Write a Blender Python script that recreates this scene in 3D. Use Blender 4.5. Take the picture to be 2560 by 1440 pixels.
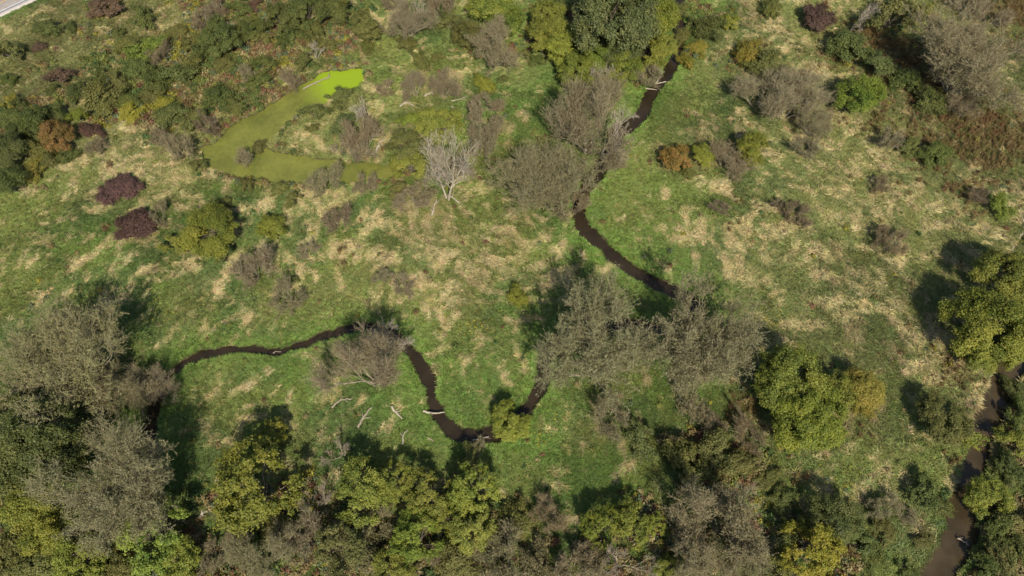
import bpy, math, random
import numpy as np
from mathutils import Vector, Matrix

# ------------------------------------------------------------------ scene, camera, light
for o in list(bpy.data.objects):
    bpy.data.objects.remove(o)
scene = bpy.context.scene
COL = scene.collection
R = math.radians

CAM_H, PITCH, F, PW, PH = 120.0, R(60.0), 1730.0, 2560.0, 1440.0
cam_d = bpy.data.cameras.new('camera')
cam_d.sensor_width = 36.0
cam_d.lens = 36.0 * F / PW
cam_d.clip_end = 6000.0
cam = bpy.data.objects.new('camera', cam_d)
cam.location = (0, 0, CAM_H)
cam.rotation_euler = (math.pi / 2 - PITCH, 0, 0)
COL.objects.link(cam)
scene.camera = cam

SUN_TO = Vector((230, -1229, 1288)).normalized()          # towards the sun
world = bpy.data.worlds.new('World')
scene.world = world
world.use_nodes = True
wn = world.node_tree.nodes
sky = wn.new('ShaderNodeTexSky')
sky.sky_type = 'NISHITA'
sky.sun_disc = False
sky.sun_elevation = math.asin(SUN_TO.z)
sky.sun_rotation = math.atan2(SUN_TO.x, SUN_TO.y)
world.node_tree.links.new(sky.outputs[0], wn['Background'].inputs[0])
wn['Background'].inputs[1].default_value = 0.12
sun_d = bpy.data.lights.new('sun', 'SUN')
sun_d.energy = 4.5
sun_d.angle = R(0.53)
sun_d.color = (1.0, 0.94, 0.825)
sun = bpy.data.objects.new('sun', sun_d)
sun.rotation_euler = (-SUN_TO).to_track_quat('-Z', 'Y').to_euler()
sun.location = SUN_TO * 300
COL.objects.link(sun)
vs = scene.view_settings
vs.view_transform = 'Standard'
vs.look = 'None'
vs.exposure = 0.29
vs.gamma = 1.0
vs.use_curve_mapping = False
scene.cycles.max_bounces = 4
scene.cycles.diffuse_bounces = 2
scene.cycles.glossy_bounces = 1
scene.cycles.transmission_bounces = 2
scene.cycles.transparent_max_bounces = 4

# ------------------------------------------------------------------ geometry of the survey: picture point -> point on the land
CP, SP = math.cos(PITCH), math.sin(PITCH)

def depth_at(py, z=0.0):
    v = py - PH / 2
    return (CAM_H - z) * F / (F * SP + v * CP)

def ground(px, py, z=0.0):
    d = depth_at(py, z)
    u, v = (px - PW / 2) / F, (py - PH / 2) / F
    return np.array([u * d, (CP - v * SP) * d, z])

def to_px(x, y, z=0.0):
    dz = CAM_H - z
    fwd = y * CP + dz * SP
    down = -y * SP + dz * CP
    return PW / 2 + F * x / fwd, PH / 2 + F * down / fwd

# ------------------------------------------------------------------ noise
def vnoise(x, y, seed):
    tab = np.random.default_rng(seed).random((256, 256)) * 2 - 1
    xi, yi = np.floor(x).astype(np.int64), np.floor(y).astype(np.int64)
    fx, fy = x - xi, y - yi
    fx, fy = fx * fx * (3 - 2 * fx), fy * fy * (3 - 2 * fy)
    x0, x1, y0, y1 = xi & 255, (xi + 1) & 255, yi & 255, (yi + 1) & 255
    a = tab[y0, x0] * (1 - fx) + tab[y0, x1] * fx
    b = tab[y1, x0] * (1 - fx) + tab[y1, x1] * fx
    return a * (1 - fy) + b * fy

def fbm(x, y, seed, scale, octs=3):
    s, amp, tot = 0.0, 1.0, 0.0
    for k in range(octs):
        s = s + amp * vnoise(x / scale * 2 ** k + 13.7 * k, y / scale * 2 ** k + 5.1 * k, seed + k)
        tot += amp
        amp *= 0.55
    return s / tot * 1.6

def sstep(a, b, x):
    t = np.clip((x - a) / (b - a), 0, 1)
    return t * t * (3 - 2 * t)

# ------------------------------------------------------------------ materials
def new_mat(name):
    m = bpy.data.materials.new(name)
    m.use_nodes = True
    nt = m.node_tree
    nt.nodes.clear()
    out = nt.nodes.new('ShaderNodeOutputMaterial')
    return m, nt, out

def nd(nt, typ, **kw):
    n = nt.nodes.new(typ)
    for k, v in kw.items():
        setattr(n, k, v)
    return n

def leaf_shader(nt, out, col, trans=0.3, rough=0.6, spec=0.15):
    pr = nd(nt, 'ShaderNodeBsdfPrincipled')
    pr.inputs['Roughness'].default_value = rough
    pr.inputs['Specular IOR Level'].default_value = spec
    nt.links.new(col, pr.inputs['Base Color'])
    if trans > 0:
        tr = nd(nt, 'ShaderNodeBsdfTranslucent')
        nt.links.new(col, tr.inputs['Color'])
        mx = nd(nt, 'ShaderNodeMixShader')
        mx.inputs[0].default_value = trans
        nt.links.new(pr.outputs[0], mx.inputs[1])
        nt.links.new(tr.outputs[0], mx.inputs[2])
        nt.links.new(mx.outputs[0], out.inputs[0])
    else:
        nt.links.new(pr.outputs[0], out.inputs[0])

def mat_leaf():
    # colour of the plant comes from the object, each leaf varies about it
    m, nt, out = new_mat('leaf')
    oi = nd(nt, 'ShaderNodeObjectInfo')
    at = nd(nt, 'ShaderNodeAttribute', attribute_name='lv')
    hsv = nd(nt, 'ShaderNodeHueSaturation')
    mr = nd(nt, 'ShaderNodeMapRange')
    mr.inputs['To Min'].default_value = 0.55
    mr.inputs['To Max'].default_value = 1.5
    nt.links.new(at.outputs['Fac'], mr.inputs['Value'])
    nt.links.new(mr.outputs[0], hsv.inputs['Value'])
    mr2 = nd(nt, 'ShaderNodeMapRange')
    mr2.inputs['To Min'].default_value = 0.528
    mr2.inputs['To Max'].default_value = 0.472
    nt.links.new(at.outputs['Fac'], mr2.inputs['Value'])
    nt.links.new(mr2.outputs[0], hsv.inputs['Hue'])
    nt.links.new(oi.outputs['Color'], hsv.inputs['Color'])
    leaf_shader(nt, out, hsv.outputs[0], 0.28, 0.55, 0.2)
    return m

def mat_instance(name, trans=0.2):
    m, nt, out = new_mat(name)
    at = nd(nt, 'ShaderNodeAttribute', attribute_name='tint', attribute_type='INSTANCER')
    av = nd(nt, 'ShaderNodeAttribute', attribute_name='lv')
    hsv = nd(nt, 'ShaderNodeHueSaturation')
    mr = nd(nt, 'ShaderNodeMapRange')
    mr.inputs['To Min'].default_value = 0.75
    mr.inputs['To Max'].default_value = 1.25
    nt.links.new(av.outputs['Fac'], mr.inputs['Value'])
    nt.links.new(mr.outputs[0], hsv.inputs['Value'])
    nt.links.new(at.outputs['Color'], hsv.inputs['Color'])
    leaf_shader(nt, out, hsv.outputs[0], trans, 0.7, 0.12)
    return m

def mat_bark(name, c1, c2, scale=3.0):
    m, nt, out = new_mat(name)
    tc = nd(nt, 'ShaderNodeTexCoord')
    no = nd(nt, 'ShaderNodeTexNoise')
    no.inputs['Scale'].default_value = scale
    no.inputs['Detail'].default_value = 5
    cr = nd(nt, 'ShaderNodeValToRGB')
    cr.color_ramp.elements[0].color = (*c1, 1)
    cr.color_ramp.elements[1].color = (*c2, 1)
    cr.color_ramp.elements[0].position = 0.35
    cr.color_ramp.elements[1].position = 0.65
    nt.links.new(tc.outputs['Object'], no.inputs['Vector'])
    nt.links.new(no.outputs[0], cr.inputs[0])
    leaf_shader(nt, out, cr.outputs[0], 0, 0.85, 0.1)
    return m

M_LEAF = mat_leaf()
M_GRASS = mat_instance('grass_blades', 0.0)
M_BARK = mat_bark('bark', (0.085, 0.065, 0.045), (0.20, 0.165, 0.12))
M_GREY = mat_bark('grey_bark', (0.20, 0.165, 0.11), (0.36, 0.30, 0.21), 2.0)
M_TWIG = mat_bark('twig_bark', (0.19, 0.155, 0.085), (0.32, 0.265, 0.155), 1.5)
M_DEAD = mat_bark('bleached_wood', (0.31, 0.26, 0.185), (0.48, 0.41, 0.30), 2.0)
M_DEADB = mat_bark('old_brown_wood', (0.24, 0.19, 0.13), (0.38, 0.31, 0.22), 2.0)

def mat_ground():
    m, nt, out = new_mat('meadow_soil')
    at = nd(nt, 'ShaderNodeAttribute', attribute_name='gcol')
    geo = nd(nt, 'ShaderNodeNewGeometry')
    no = nd(nt, 'ShaderNodeTexNoise')
    no.inputs['Scale'].default_value = 2.2
    no.inputs['Detail'].default_value = 6
    no.inputs['Roughness'].default_value = 0.7
    nt.links.new(geo.outputs['Position'], no.inputs['Vector'])
    mr = nd(nt, 'ShaderNodeMapRange')
    mr.inputs['From Min'].default_value = 0.3
    mr.inputs['From Max'].default_value = 0.7
    mr.inputs['To Min'].default_value = 0.6
    mr.inputs['To Max'].default_value = 1.15
    nt.links.new(no.outputs[0], mr.inputs['Value'])
    hsv = nd(nt, 'ShaderNodeHueSaturation')
    nt.links.new(mr.outputs[0], hsv.inputs['Value'])
    nt.links.new(at.outputs['Color'], hsv.inputs['Color'])
    pr = nd(nt, 'ShaderNodeBsdfPrincipled')
    pr.inputs['Roughness'].default_value = 0.95
    pr.inputs['Specular IOR Level'].default_value = 0.05
    bp = nd(nt, 'ShaderNodeBump')
    bp.inputs['Strength'].default_value = 0.6
    bp.inputs['Distance'].default_value = 0.3
    nt.links.new(no.outputs[0], bp.inputs['Height'])
    nt.links.new(bp.outputs[0], pr.inputs['Normal'])
    nt.links.new(hsv.outputs[0], pr.inputs['Base Color'])
    nt.links.new(pr.outputs[0], out.inputs[0])
    return m

def mat_water(name, c1, c2, rough=0.12):
    m, nt, out = new_mat(name)
    geo = nd(nt, 'ShaderNodeNewGeometry')
    no = nd(nt, 'ShaderNodeTexNoise')
    no.inputs['Scale'].default_value = 0.25
    no.inputs['Detail'].default_value = 4
    nt.links.new(geo.outputs['Position'], no.inputs['Vector'])
    cr = nd(nt, 'ShaderNodeValToRGB')
    cr.color_ramp.elements[0].color = (*c1, 1)
    cr.color_ramp.elements[1].color = (*c2, 1)
    cr.color_ramp.elements[0].position = 0.35
    cr.color_ramp.elements[1].position = 0.65
    nt.links.new(no.outputs[0], cr.inputs[0])
    pr = nd(nt, 'ShaderNodeBsdfPrincipled')
    pr.inputs['Roughness'].default_value = rough
    pr.inputs['IOR'].default_value = 1.33
    n2 = nd(nt, 'ShaderNodeTexNoise')
    n2.inputs['Scale'].default_value = 2.5
    nt.links.new(geo.outputs['Position'], n2.inputs['Vector'])
    bp = nd(nt, 'ShaderNodeBump')
    bp.inputs['Strength'].default_value = 0.08
    bp.inputs['Distance'].default_value = 0.05
    nt.links.new(n2.outputs[0], bp.inputs['Height'])
    nt.links.new(bp.outputs[0], pr.inputs['Normal'])
    nt.links.new(cr.outputs[0], pr.inputs['Base Color'])
    nt.links.new(pr.outputs[0], out.inputs[0])
    return m

# ------------------------------------------------------------------ mesh helpers
class MB:
    """collects vertices, faces, a value per vertex and a material slot per face"""
    def __init__(self):
        self.v, self.f, self.lv, self.mi, self.n = [], [], [], [], 0

    def add(self, verts, faces, lv=0.5, mi=0):
        verts = np.asarray(verts, float)
        self.v.append(verts)
        self.lv.append(np.full(len(verts), lv) if np.isscalar(lv) else np.asarray(lv, float))
        faces = np.asarray(faces) + self.n
        self.f.append(faces)
        self.mi.append(np.full(len(faces), mi))
        self.n += len(verts)

    def mesh(self, name, mats):
        me = bpy.data.meshes.new(name)
        v = np.concatenate(self.v)
        me.vertices.add(len(v))
        me.vertices.foreach_set('co', v.astype(np.float32).ravel())
        loops = np.concatenate([f.ravel() for f in self.f])
        sizes = np.concatenate([np.full(len(f), f.shape[1]) for f in self.f])
        starts = np.concatenate([[0], np.cumsum(sizes)[:-1]])
        me.loops.add(len(loops))
        me.loops.foreach_set('vertex_index', loops.astype(np.int32))
        me.polygons.add(len(sizes))
        me.polygons.foreach_set('loop_start', starts.astype(np.int32))
        me.polygons.foreach_set('loop_total', sizes.astype(np.int32))
        me.polygons.foreach_set('material_index', np.concatenate(self.mi).astype(np.int32))
        a = me.attributes.new('lv', 'FLOAT', 'POINT')
        a.data.foreach_set('value', np.concatenate(self.lv).astype(np.float32))
        for m in mats:
            me.materials.append(m)
        me.update(calc_edges=True)
        return me

def unit(a):
    return a / np.maximum(np.linalg.norm(a, axis=-1, keepdims=True), 1e-9)

def tube(mb, pts, rad, sides=5, mi=0, lv=0.5):
    pts = np.asarray(pts, float)
    n = len(pts)
    t = np.gradient(pts, axis=0)
    t = unit(t)
    ref = np.array([0.31, 0.77, 0.2])
    a = unit(np.cross(t, ref))
    b = np.cross(t, a)
    ang = np.arange(sides) * 2 * math.pi / sides
    ring = (a[:, None, :] * np.cos(ang)[None, :, None] + b[:, None, :] * np.sin(ang)[None, :, None])
    v = pts[:, None, :] + ring * np.asarray(rad)[:, None, None]
    v = v.reshape(-1, 3)
    i = np.arange(n - 1)[:, None] * sides
    j = np.arange(sides)[None, :]
    j2 = (j + 1) % sides
    f = np.stack([i + j, i + j2, i + sides + j2, i + sides + j], -1).reshape(-1, 4)
    mb.add(v, f, lv, mi)
    e = len(pts) * sides
    if sides == 4:
        mb.add(v[-4:], [[0, 1, 2, 3]], lv, mi)
        mb.add(v[:4], [[3, 2, 1, 0]], lv, mi)
    elif rad[-1] > 0.015:
        k = [[0, q, q + 1] for q in range(1, sides - 1)]
        mb.add(v[-sides:], k, lv, mi)
        mb.add(v[:sides], [q[::-1] for q in k], lv, mi)

def leaves(mb, c, nrm, size, rng, lv, mi=0, aspect=0.6, axis=None):
    n = len(c)
    nrm = unit(nrm)
    a = unit(np.cross(nrm, unit(rng.normal(size=(n, 3))))) if axis is None else unit(axis - nrm * (axis * nrm).sum(-1, keepdims=True))
    b = np.cross(nrm, a)
    s = np.asarray(size)[:, None] if not np.isscalar(size) else size
    v = np.stack([c - a * s, c + b * s * aspect + nrm * s * 0.15, c + a * s, c - b * s * aspect + nrm * s * 0.15], 1).reshape(-1, 3)
    f = np.arange(4 * n).reshape(n, 4)
    mb.add(v, f, np.repeat(lv, 4), mi)

def strips(mb, p0, p1, w, rng, lv=0.5, mi=0):
    n = len(p0)
    d = unit(p1 - p0)
    a = unit(np.cross(d, unit(rng.normal(size=(n, 3))))) * (np.asarray(w)[:, None] if not np.isscalar(w) else w)
    v = np.stack([p0 - a, p0 + a, p1 + a * 0.25, p1 - a * 0.25], 1).reshape(-1, 3)
    mb.add(v, np.arange(4 * n).reshape(n, 4), lv if np.isscalar(lv) else np.repeat(lv, 4), mi)

# ------------------------------------------------------------------ watercourses, pond, road lines (picture points of the survey)
def crom(pts, step=0.5):
    P = np.array(pts, float)
    P = np.vstack([2 * P[0] - P[1], P, 2 * P[-1] - P[-2]])
    out = []
    for i in range(1, len(P) - 2):
        p0, p1, p2, p3 = P[i - 1], P[i], P[i + 1], P[i + 2]
        n = max(2, int(np.linalg.norm(p2[:2] - p1[:2]) / step))
        t = np.linspace(0, 1, n, endpoint=False)[:, None]
        out.append(0.5 * (2 * p1 + (p2 - p0) * t + (2 * p0 - 5 * p1 + 4 * p2 - p3) * t ** 2 + (3 * p1 - p0 - 3 * p2 + p3) * t ** 3))
    return np.vstack(out)

WATER_Z = -0.55
CREEK_PX = [(1712, -130, 4.2), (1708, -60, 4.0), (1704, 0, 3.6), (1698, 60, 3.2), (1690, 140, 3.2), (1660, 195, 3.4), (1625, 235, 3.5), (1612, 275, 3.6),
            (1585, 308, 4.4), (1545, 335, 5.2), (1520, 385, 3.6), (1497, 432, 4.2), (1466, 470, 4.0), (1446, 515, 3.6), (1452, 556, 3.4), (1492, 598, 3.6),
            (1532, 640, 3.6), (1580, 675, 3.7), (1635, 704, 3.6), (1690, 732, 3.6), (1735, 760, 3.6), (1738, 800, 3.8), (1690, 820, 3.8),
            (1620, 822, 3.6), (1540, 815, 3.6), (1450, 828, 3.6), (1390, 850, 3.6), (1368, 885, 3.4), (1362, 935, 3.2), (1345, 985, 3.2),
            (1315, 1030, 3.2), (1270, 1070, 3.2), (1212, 1088, 3.4), (1150, 1088, 3.6), (1112, 1060, 3.5), (1085, 1015, 3.1), (1075, 965, 3.0),
            (1052, 910, 3.0), (1012, 868, 3.1), (962, 830, 3.1), (905, 815, 3.0), (850, 830, 2.6), (785, 853, 2.3), (725, 870, 2.2), (675, 880, 2.1),
            (625, 873, 2.2), (565, 876, 2.3), (505, 888, 2.3), (452, 912, 2.4), (412, 950, 2.4), (388, 1010, 2.6), (378, 1080, 2.8), (372, 1150, 2.8),
            (350, 1250, 3.0), (310, 1370, 3.2), (285, 1450, 3.4), (270, 1560, 3.4)]
STREAM_PX = [(2650, 760, 5.0), (2595, 825, 5.0), (2556, 880, 5.0), (2522, 925, 5.0), (2496, 985, 4.9), (2465, 1050, 4.8), (2455, 1095, 4.8), (2442, 1150, 4.6), (2425, 1205, 4.4),
             (2412, 1265, 4.6), (2405, 1320, 5.2), (2385, 1370, 5.4), (2352, 1430, 5.6), (2300, 1520, 5.0)]
DITCH_PX = [(2640, 520, 0.5), (2556, 590, 0.5), (2526, 632, 0.5), (2505, 690, 0.5)]
POND_PX = [(905, 168), (912, 180), (908, 205), (893, 215), (850, 235), (800, 262), (752, 288), (728, 300), (700, 330), (678, 350), (660, 362), (690, 378),
           (740, 388), (800, 392), (870, 405), (960, 405), (1000, 420), (990, 445), (930, 452), (860, 458), (790, 462), (720, 462), (640, 452), (560, 438), (515, 415),
           (498, 385), (500, 365), (540, 345), (580, 312), (640, 278), (690, 252), (728, 224), (762, 203), (805, 180), (850, 172), (885, 168)]

def line_world(pts):
    return crom([[*ground(p[0], p[1])[:2], p[2]] for p in pts])

CREEK, STREAM, DITCH = line_world([(a, b, w * 0.92) for a, b, w in CREEK_PX]), line_world(STREAM_PX), line_world(DITCH_PX)
POND = np.array([ground(*p)[:2] for p in POND_PX])
POND = crom(np.vstack([POND, POND[:1]]), 0.7)

# ------------------------------------------------------------------ raster of the land, 0.4 m
CS = 0.4
X0, X1, Y0, Y1 = -156.0, 156.0, 2.0, 178.0
xs = np.arange(X0, X1 + CS / 2, CS)
ys = np.arange(Y0, Y1 + CS / 2, CS)
GX, GY = np.meshgrid(xs, ys)
NY, NX = GX.shape

def line_field(line, reach=14.0):
    """signed distance to the water's edge of a line with width"""
    D = np.full(GX.shape, reach)
    for x, y, w in line:
        i0, i1 = int((x - reach - X0) / CS), int((x + reach - X0) / CS) + 1
        j0, j1 = int((y - reach - Y0) / CS), int((y + reach - Y0) / CS) + 1
        i0, i1, j0, j1 = max(i0, 0), min(i1, NX), max(j0, 0), min(j1, NY)
        if i0 >= i1 or j0 >= j1:
            continue
        d = np.hypot(GX[j0:j1, i0:i1] - x, GY[j0:j1, i0:i1] - y) - w / 2
        np.minimum(D[j0:j1, i0:i1], d, out=D[j0:j1, i0:i1])
    return D

def poly_field(poly, reach=8.0):
    inside = np.zeros(GX.shape, bool)
    px, py = poly[:, 0], poly[:, 1]
    for k in range(len(poly)):
        x1, y1, x2, y2 = px[k - 1], py[k - 1], px[k], py[k]
        if y1 == y2:
            continue
        c = ((y1 > GY) != (y2 > GY)) & (GX < (x2 - x1) * (GY - y1) / (y2 - y1) + x1)
        inside ^= c
    d = line_field(np.c_[poly, np.zeros(len(poly))], reach)
    return np.where(inside, -d, d)

edge_n = fbm(GX, GY, 5, 2.6, 2)
D_CREEK = line_field(CREEK) + 0.42 * edge_n
D_STREAM = line_field(STREAM) + 0.5 * edge_n
D_DITCH = line_field(DITCH) + 0.3 * edge_n
D_POND = poly_field(POND) + 0.7 * edge_n
D_WATER = np.minimum(np.minimum(D_CREEK, D_STREAM), D_POND)

# road: line directions from the verge and the white edge line
ra, rb = ground(0, 35)[:2], ground(74, 0)[:2]
RD = (rb - ra) / np.linalg.norm(rb - ra)
RN = np.array([-RD[1], RD[0]])                     # away from the meadow
if RN[1] < 0:
    RN = -RN
pave_edge = np.mean([np.dot(ground(0, 54)[:2] - ra, RN), np.dot(ground(97, 0)[:2] - ra, RN)])
yellow_off = np.mean([np.dot(ground(0, 12)[:2] - ra, RN), np.dot(ground(32, 0)[:2] - ra, RN)])
S_ROAD = (GX - ra[0]) * RN[0] + (GY - ra[1]) * RN[1] - pave_edge      # > 0 on the road
ROAD_W = 2 * (yellow_off - pave_edge)

# vegetation survey: 20 x 12 cells read from the picture, 0..9
def tab(rows):
    return np.array([[float(c) for c in r.split()] for r in rows.strip().split('\n')]) / 9.0

T_DRY = tab('''
3 4 4 5 4 3 4 4 3 2 2 2 2 5 7 7 5 4 2 4
4 4 4 4 5 6 6 5 4 3 2 2 2 3 5 7 6 5 3 4
4 4 4 4 5 5 5 6 5 4 4 2 2 3 4 5 6 6 5 4
4 6 7 7 5 3 3 5 4 4 4 2 2 4 3 4 6 6 5 5
3 5 5 6 7 7 7 7 7 5 6 4 3 6 5 7 6 6 6 6
3 4 6 5 6 6 6 6 7 7 7 5 3 6 7 6 6 7 6 6
4 5 5 4 4 4 5 5 6 6 5 4 2 2 5 6 6 6 6 5
1 2 3 2 2 3 3 3 4 4 3 2 2 3 4 5 5 5 5 4
1 2 2 3 4 4 3 2 2 2 2 2 2 4 4 3 5 6 5 5
1 1 1 2 3 3 2 2 2 2 3 2 3 2 2 4 5 5 5 3
1 1 1 2 2 2 2 2 3 3 4 3 2 2 2 4 5 5 4 3
2 2 2 2 2 2 3 4 3 3 3 2 2 2 2 2 4 5 3 3''')
T_BROWN = tab('''
1 1 1 1 2 3 2 1 1 1 0 0 0 1 2 3 3 4 2 6
1 2 2 2 4 4 2 1 1 2 1 1 1 1 3 2 4 6 5 3
1 2 2 3 3 3 2 1 1 2 1 1 1 0 1 2 4 5 7 6
1 1 1 1 2 1 1 2 2 1 1 1 1 0 1 1 2 3 5 6
0 1 1 1 1 1 2 2 1 0 0 1 0 1 2 1 2 3 3 3
0 0 0 0 1 2 3 2 0 0 0 0 0 0 1 1 1 3 2 1
0 0 0 0 0 0 0 0 0 0 0 0 0 0 0 0 0 1 2 1
0 0 0 0 0 0 0 0 0 0 0 0 0 0 0 0 0 3 4 1
1 0 0 0 0 0 0 0 0 0 0 0 0 3 4 1 3 5 3 1
1 0 0 0 0 0 0 0 0 0 0 0 2 5 5 3 5 4 3 1
1 1 1 1 1 1 1 1 2 2 2 2 2 3 3 3 4 4 3 2
1 1 1 2 2 3 3 3 2 3 2 2 2 3 2 2 3 3 2 2''')
T_THICK = tab('''
2 3 3 4 7 8 7 3 3 4 5 5 5 4 3 2 3 4 1 2
3 4 6 8 8 6 4 2 3 3 2 4 5 4 5 2 3 5 5 2
6 6 6 7 6 4 1 1 2 3 1 1 2 0 1 3 2 3 2 2
5 3 2 2 2 1 0 1 2 2 0 0 1 0 1 1 0 1 2 2
0 0 1 1 3 1 1 0 0 0 0 0 0 0 0 0 0 1 0 1
0 0 0 1 2 2 2 2 0 0 0 0 0 0 0 0 0 1 1 1
0 0 1 2 2 1 1 0 0 0 0 0 0 0 0 0 0 0 0 1
2 2 1 0 0 0 0 0 0 0 0 0 0 0 0 0 0 0 1 5
4 2 1 0 0 0 0 0 0 0 0 0 0 4 4 2 1 0 2 7
3 2 1 0 1 1 2 4 5 1 0 0 1 7 7 3 1 1 2 7
5 5 4 5 6 6 6 6 6 5 3 3 6 6 5 4 3 2 4 7
6 6 6 6 6 6 6 6 6 6 6 6 6 6 6 6 5 3 4 6''')

def lookup(T, PXg, PYg):
    c = np.clip((PXg - 64) / 128, 0, 18.999)
    r = np.clip((PYg - 60) / 120, 0, 10.999)
    i, j = c.astype(int), r.astype(int)
    fx, fy = c - i, r - j
    return (T[j, i] * (1 - fx) + T[j, i + 1] * fx) * (1 - fy) + (T[j + 1, i] * (1 - fx) + T[j + 1, i + 1] * fx) * fy

WXg = GX + 3.0 * fbm(GX, GY, 61, 9)
WYg = GY + 3.0 * fbm(GX, GY, 67, 9)
PXG, PYG = to_px(WXg, WYg)
DRY, BROWN, THICK = lookup(T_DRY, PXG, PYG), lookup(T_BROWN, PXG, PYG), lookup(T_THICK, PXG, PYG)

# lie of the grass: streaks follow a slowly turning direction
FLOW = 2.6 * fbm(GX, GY, 31, 22, 2) + 1.2 * fbm(GX, GY, 37, 5, 2) + 0.35
CA, SA = np.cos(FLOW), np.sin(FLOW)
white = np.random.default_rng(3).normal(size=GX.shape)

def lic(src, nstep):
    acc, cnt = src.copy(), 1
    for sgn in (1, -1):
        fx, fy = np.arange(NX)[None, :] + np.zeros(GX.shape), np.arange(NY)[:, None] + np.zeros(GX.shape)
        for k in range(nstep):
            i = np.clip(np.rint(fx).astype(int), 0, NX - 1)
            j = np.clip(np.rint(fy).astype(int), 0, NY - 1)
            fx = fx + sgn * CA[j, i]
            fy = fy + sgn * SA[j, i]
            i = np.clip(np.rint(fx).astype(int), 0, NX - 1)
            j = np.clip(np.rint(fy).astype(int), 0, NY - 1)
            acc += src[j, i]
            cnt += 1
    a = acc / cnt
    return a / a.std()

STREAK = lic(fbm(GX, GY, 21, 0.85, 1) + 0.25 * white, 7)
STREAK2 = lic(np.random.default_rng(8).normal(size=GX.shape), 4)
MED = fbm(GX, GY, 41, 3.3, 3)
FINE = fbm(GX, GY, 43, 1.5, 2)
BIG = fbm(GX, GY, 47, 22, 3)

creek_near = np.exp(-np.clip(np.minimum(D_CREEK, 13), 0, None) / 4.2)
TRAILS = np.minimum.reduce([line_field(line_world([(*p, 0.5) for p in q]), 3.0) for q in (
    [(1846, 560), (1856, 620), (1852, 690), (1858, 750)], [(1905, 690), (1925, 730), (1938, 765)], [(2500, 560), (2430, 640)], [(2440, 960), (2410, 1040), (2360, 1150), (2330, 1220)],
    [(1150, 890), (1085, 875), (1090, 940), (1098, 985)])])
trail = np.exp(-(np.clip(TRAILS + 0.2, 0, 9) / 0.55) ** 2)
val = (DRY - 0.755) * 1.55 + 0.62 * STREAK + 0.30 * MED + 0.12 * FINE + 0.2 * BIG - 0.8 * creek_near + 0.25 * STREAK2 * DRY + 0.8 * trail
TDRY = sstep(-0.12, 0.44, val)
TBROWN = sstep(-0.08, 0.55, (BROWN - 0.5) * 1.5 + 0.5 * fbm(GX, GY, 51, 7, 3) + 0.12 * STREAK2)
TTHICK = sstep(0.0, 0.6, (THICK - 0.45) * 1.6 + 0.45 * fbm(GX, GY, 53, 6, 3))

C_GREEN, C_VIVID, C_DEEP = np.array([0.160, 0.184, 0.046]), np.array([0.130, 0.196, 0.038]), np.array([0.092, 0.134, 0.037])
C_TAN, C_TAN2, C_BROWN, C_THICK = np.array([0.39, 0.31, 0.145]), np.array([0.285, 0.240, 0.095]), np.array([0.165, 0.105, 0.042]), np.array([0.088, 0.096, 0.026])
C_MUD = np.array([0.075, 0.052, 0.035])

def mix(a, b, t):
    return a * (1 - t[..., None]) + b * t[..., None]

gsel = sstep(-0.5, 0.6, fbm(GX, GY, 71, 11, 3) + 0.15 * STREAK2)
col = mix(np.broadcast_to(C_DEEP, (*GX.shape, 3)), np.broadcast_to(C_GREEN, (*GX.shape, 3)), gsel)
vivid_zone = np.clip(creek_near * 0.9 + 0.45 * sstep(0.1, 0.7, fbm(GX, GY, 73, 16, 2)), 0, 1)
col = mix(col, C_VIVID, vivid_zone)
olive_zone = np.clip(0.75 * sstep(1050, 600, PXG) * sstep(520, 330, PYG) + 0.5 * sstep(1650, 2050, PXG) * sstep(1250, 900, PYG) + 0.35 * sstep(0.1, 0.8, fbm(GX, GY, 79, 13, 2)), 0, 0.8) * (1 - creek_near)
col = mix(col, np.array([0.185, 0.172, 0.062]), olive_zone)
tan = mix(np.broadcast_to(C_TAN2, (*GX.shape, 3)), np.broadcast_to(C_TAN, (*GX.shape, 3)), sstep(-0.8, 0.8, MED + 0.4 * STREAK2))
GREENS = col.copy()
col = mix(col, tan, TDRY)
col = mix(col, C_BROWN, TBROWN * 0.75)
col = mix(col, C_THICK, TTHICK * 0.6)
bank = (1 - sstep(0.0, 0.5, np.minimum(D_WATER, D_DITCH + 0.3)))
VEG = col.copy()                                   # colour of the plants
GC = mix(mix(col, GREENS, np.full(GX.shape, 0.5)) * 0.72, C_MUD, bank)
verge = sstep(-3.5, -1.0, S_ROAD)
VEG = mix(VEG, np.array([0.10, 0.17, 0.035]), verge * 0.8)
OVER = np.clip(TBROWN * 0.75 + TTHICK * 0.6 + verge * 0.8, 0, 1)

# height of the land
Z = 0.22 * fbm(GX, GY, 81, 14, 3) * sstep(0, 6, D_WATER)
Z = Z + 0.12 * MED * sstep(1, 4, D_WATER)
Z = Z - 1.3 * (1 - sstep(-0.45, 0.35, np.minimum(D_CREEK, D_STREAM)))
Z = Z - 0.8 * (1 - sstep(-0.3, 0.7, D_DITCH))
Z = Z - 1.0 * (1 - sstep(-1.2, 0.9, D_POND))
rise = sstep(-7, -0.5, S_ROAD)
Z = Z * (1 - rise) + 0.5 * rise

def sample(A, x, y):
    fi = np.clip((x - X0) / CS, 0, NX - 1.001)
    fj = np.clip((y - Y0) / CS, 0, NY - 1.001)
    i, j = fi.astype(int), fj.astype(int)
    fx, fy = fi - i, fj - j
    if A.ndim == 3:
        fx, fy = fx[..., None], fy[..., None]
    return (A[j, i] * (1 - fx) + A[j, i + 1] * fx) * (1 - fy) + (A[j + 1, i] * (1 - fx) + A[j + 1, i + 1] * fx) * fy

def zat(x, y):
    return float(sample(Z, np.array([x]), np.array([y]))[0])

def tag(o, label=None, cat=None, group=None, kind=None):
    if label:
        o['label'] = label
    if cat:
        o['category'] = cat
    if group:
        o['group'] = group
    if kind:
        o['kind'] = kind
    return o

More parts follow.
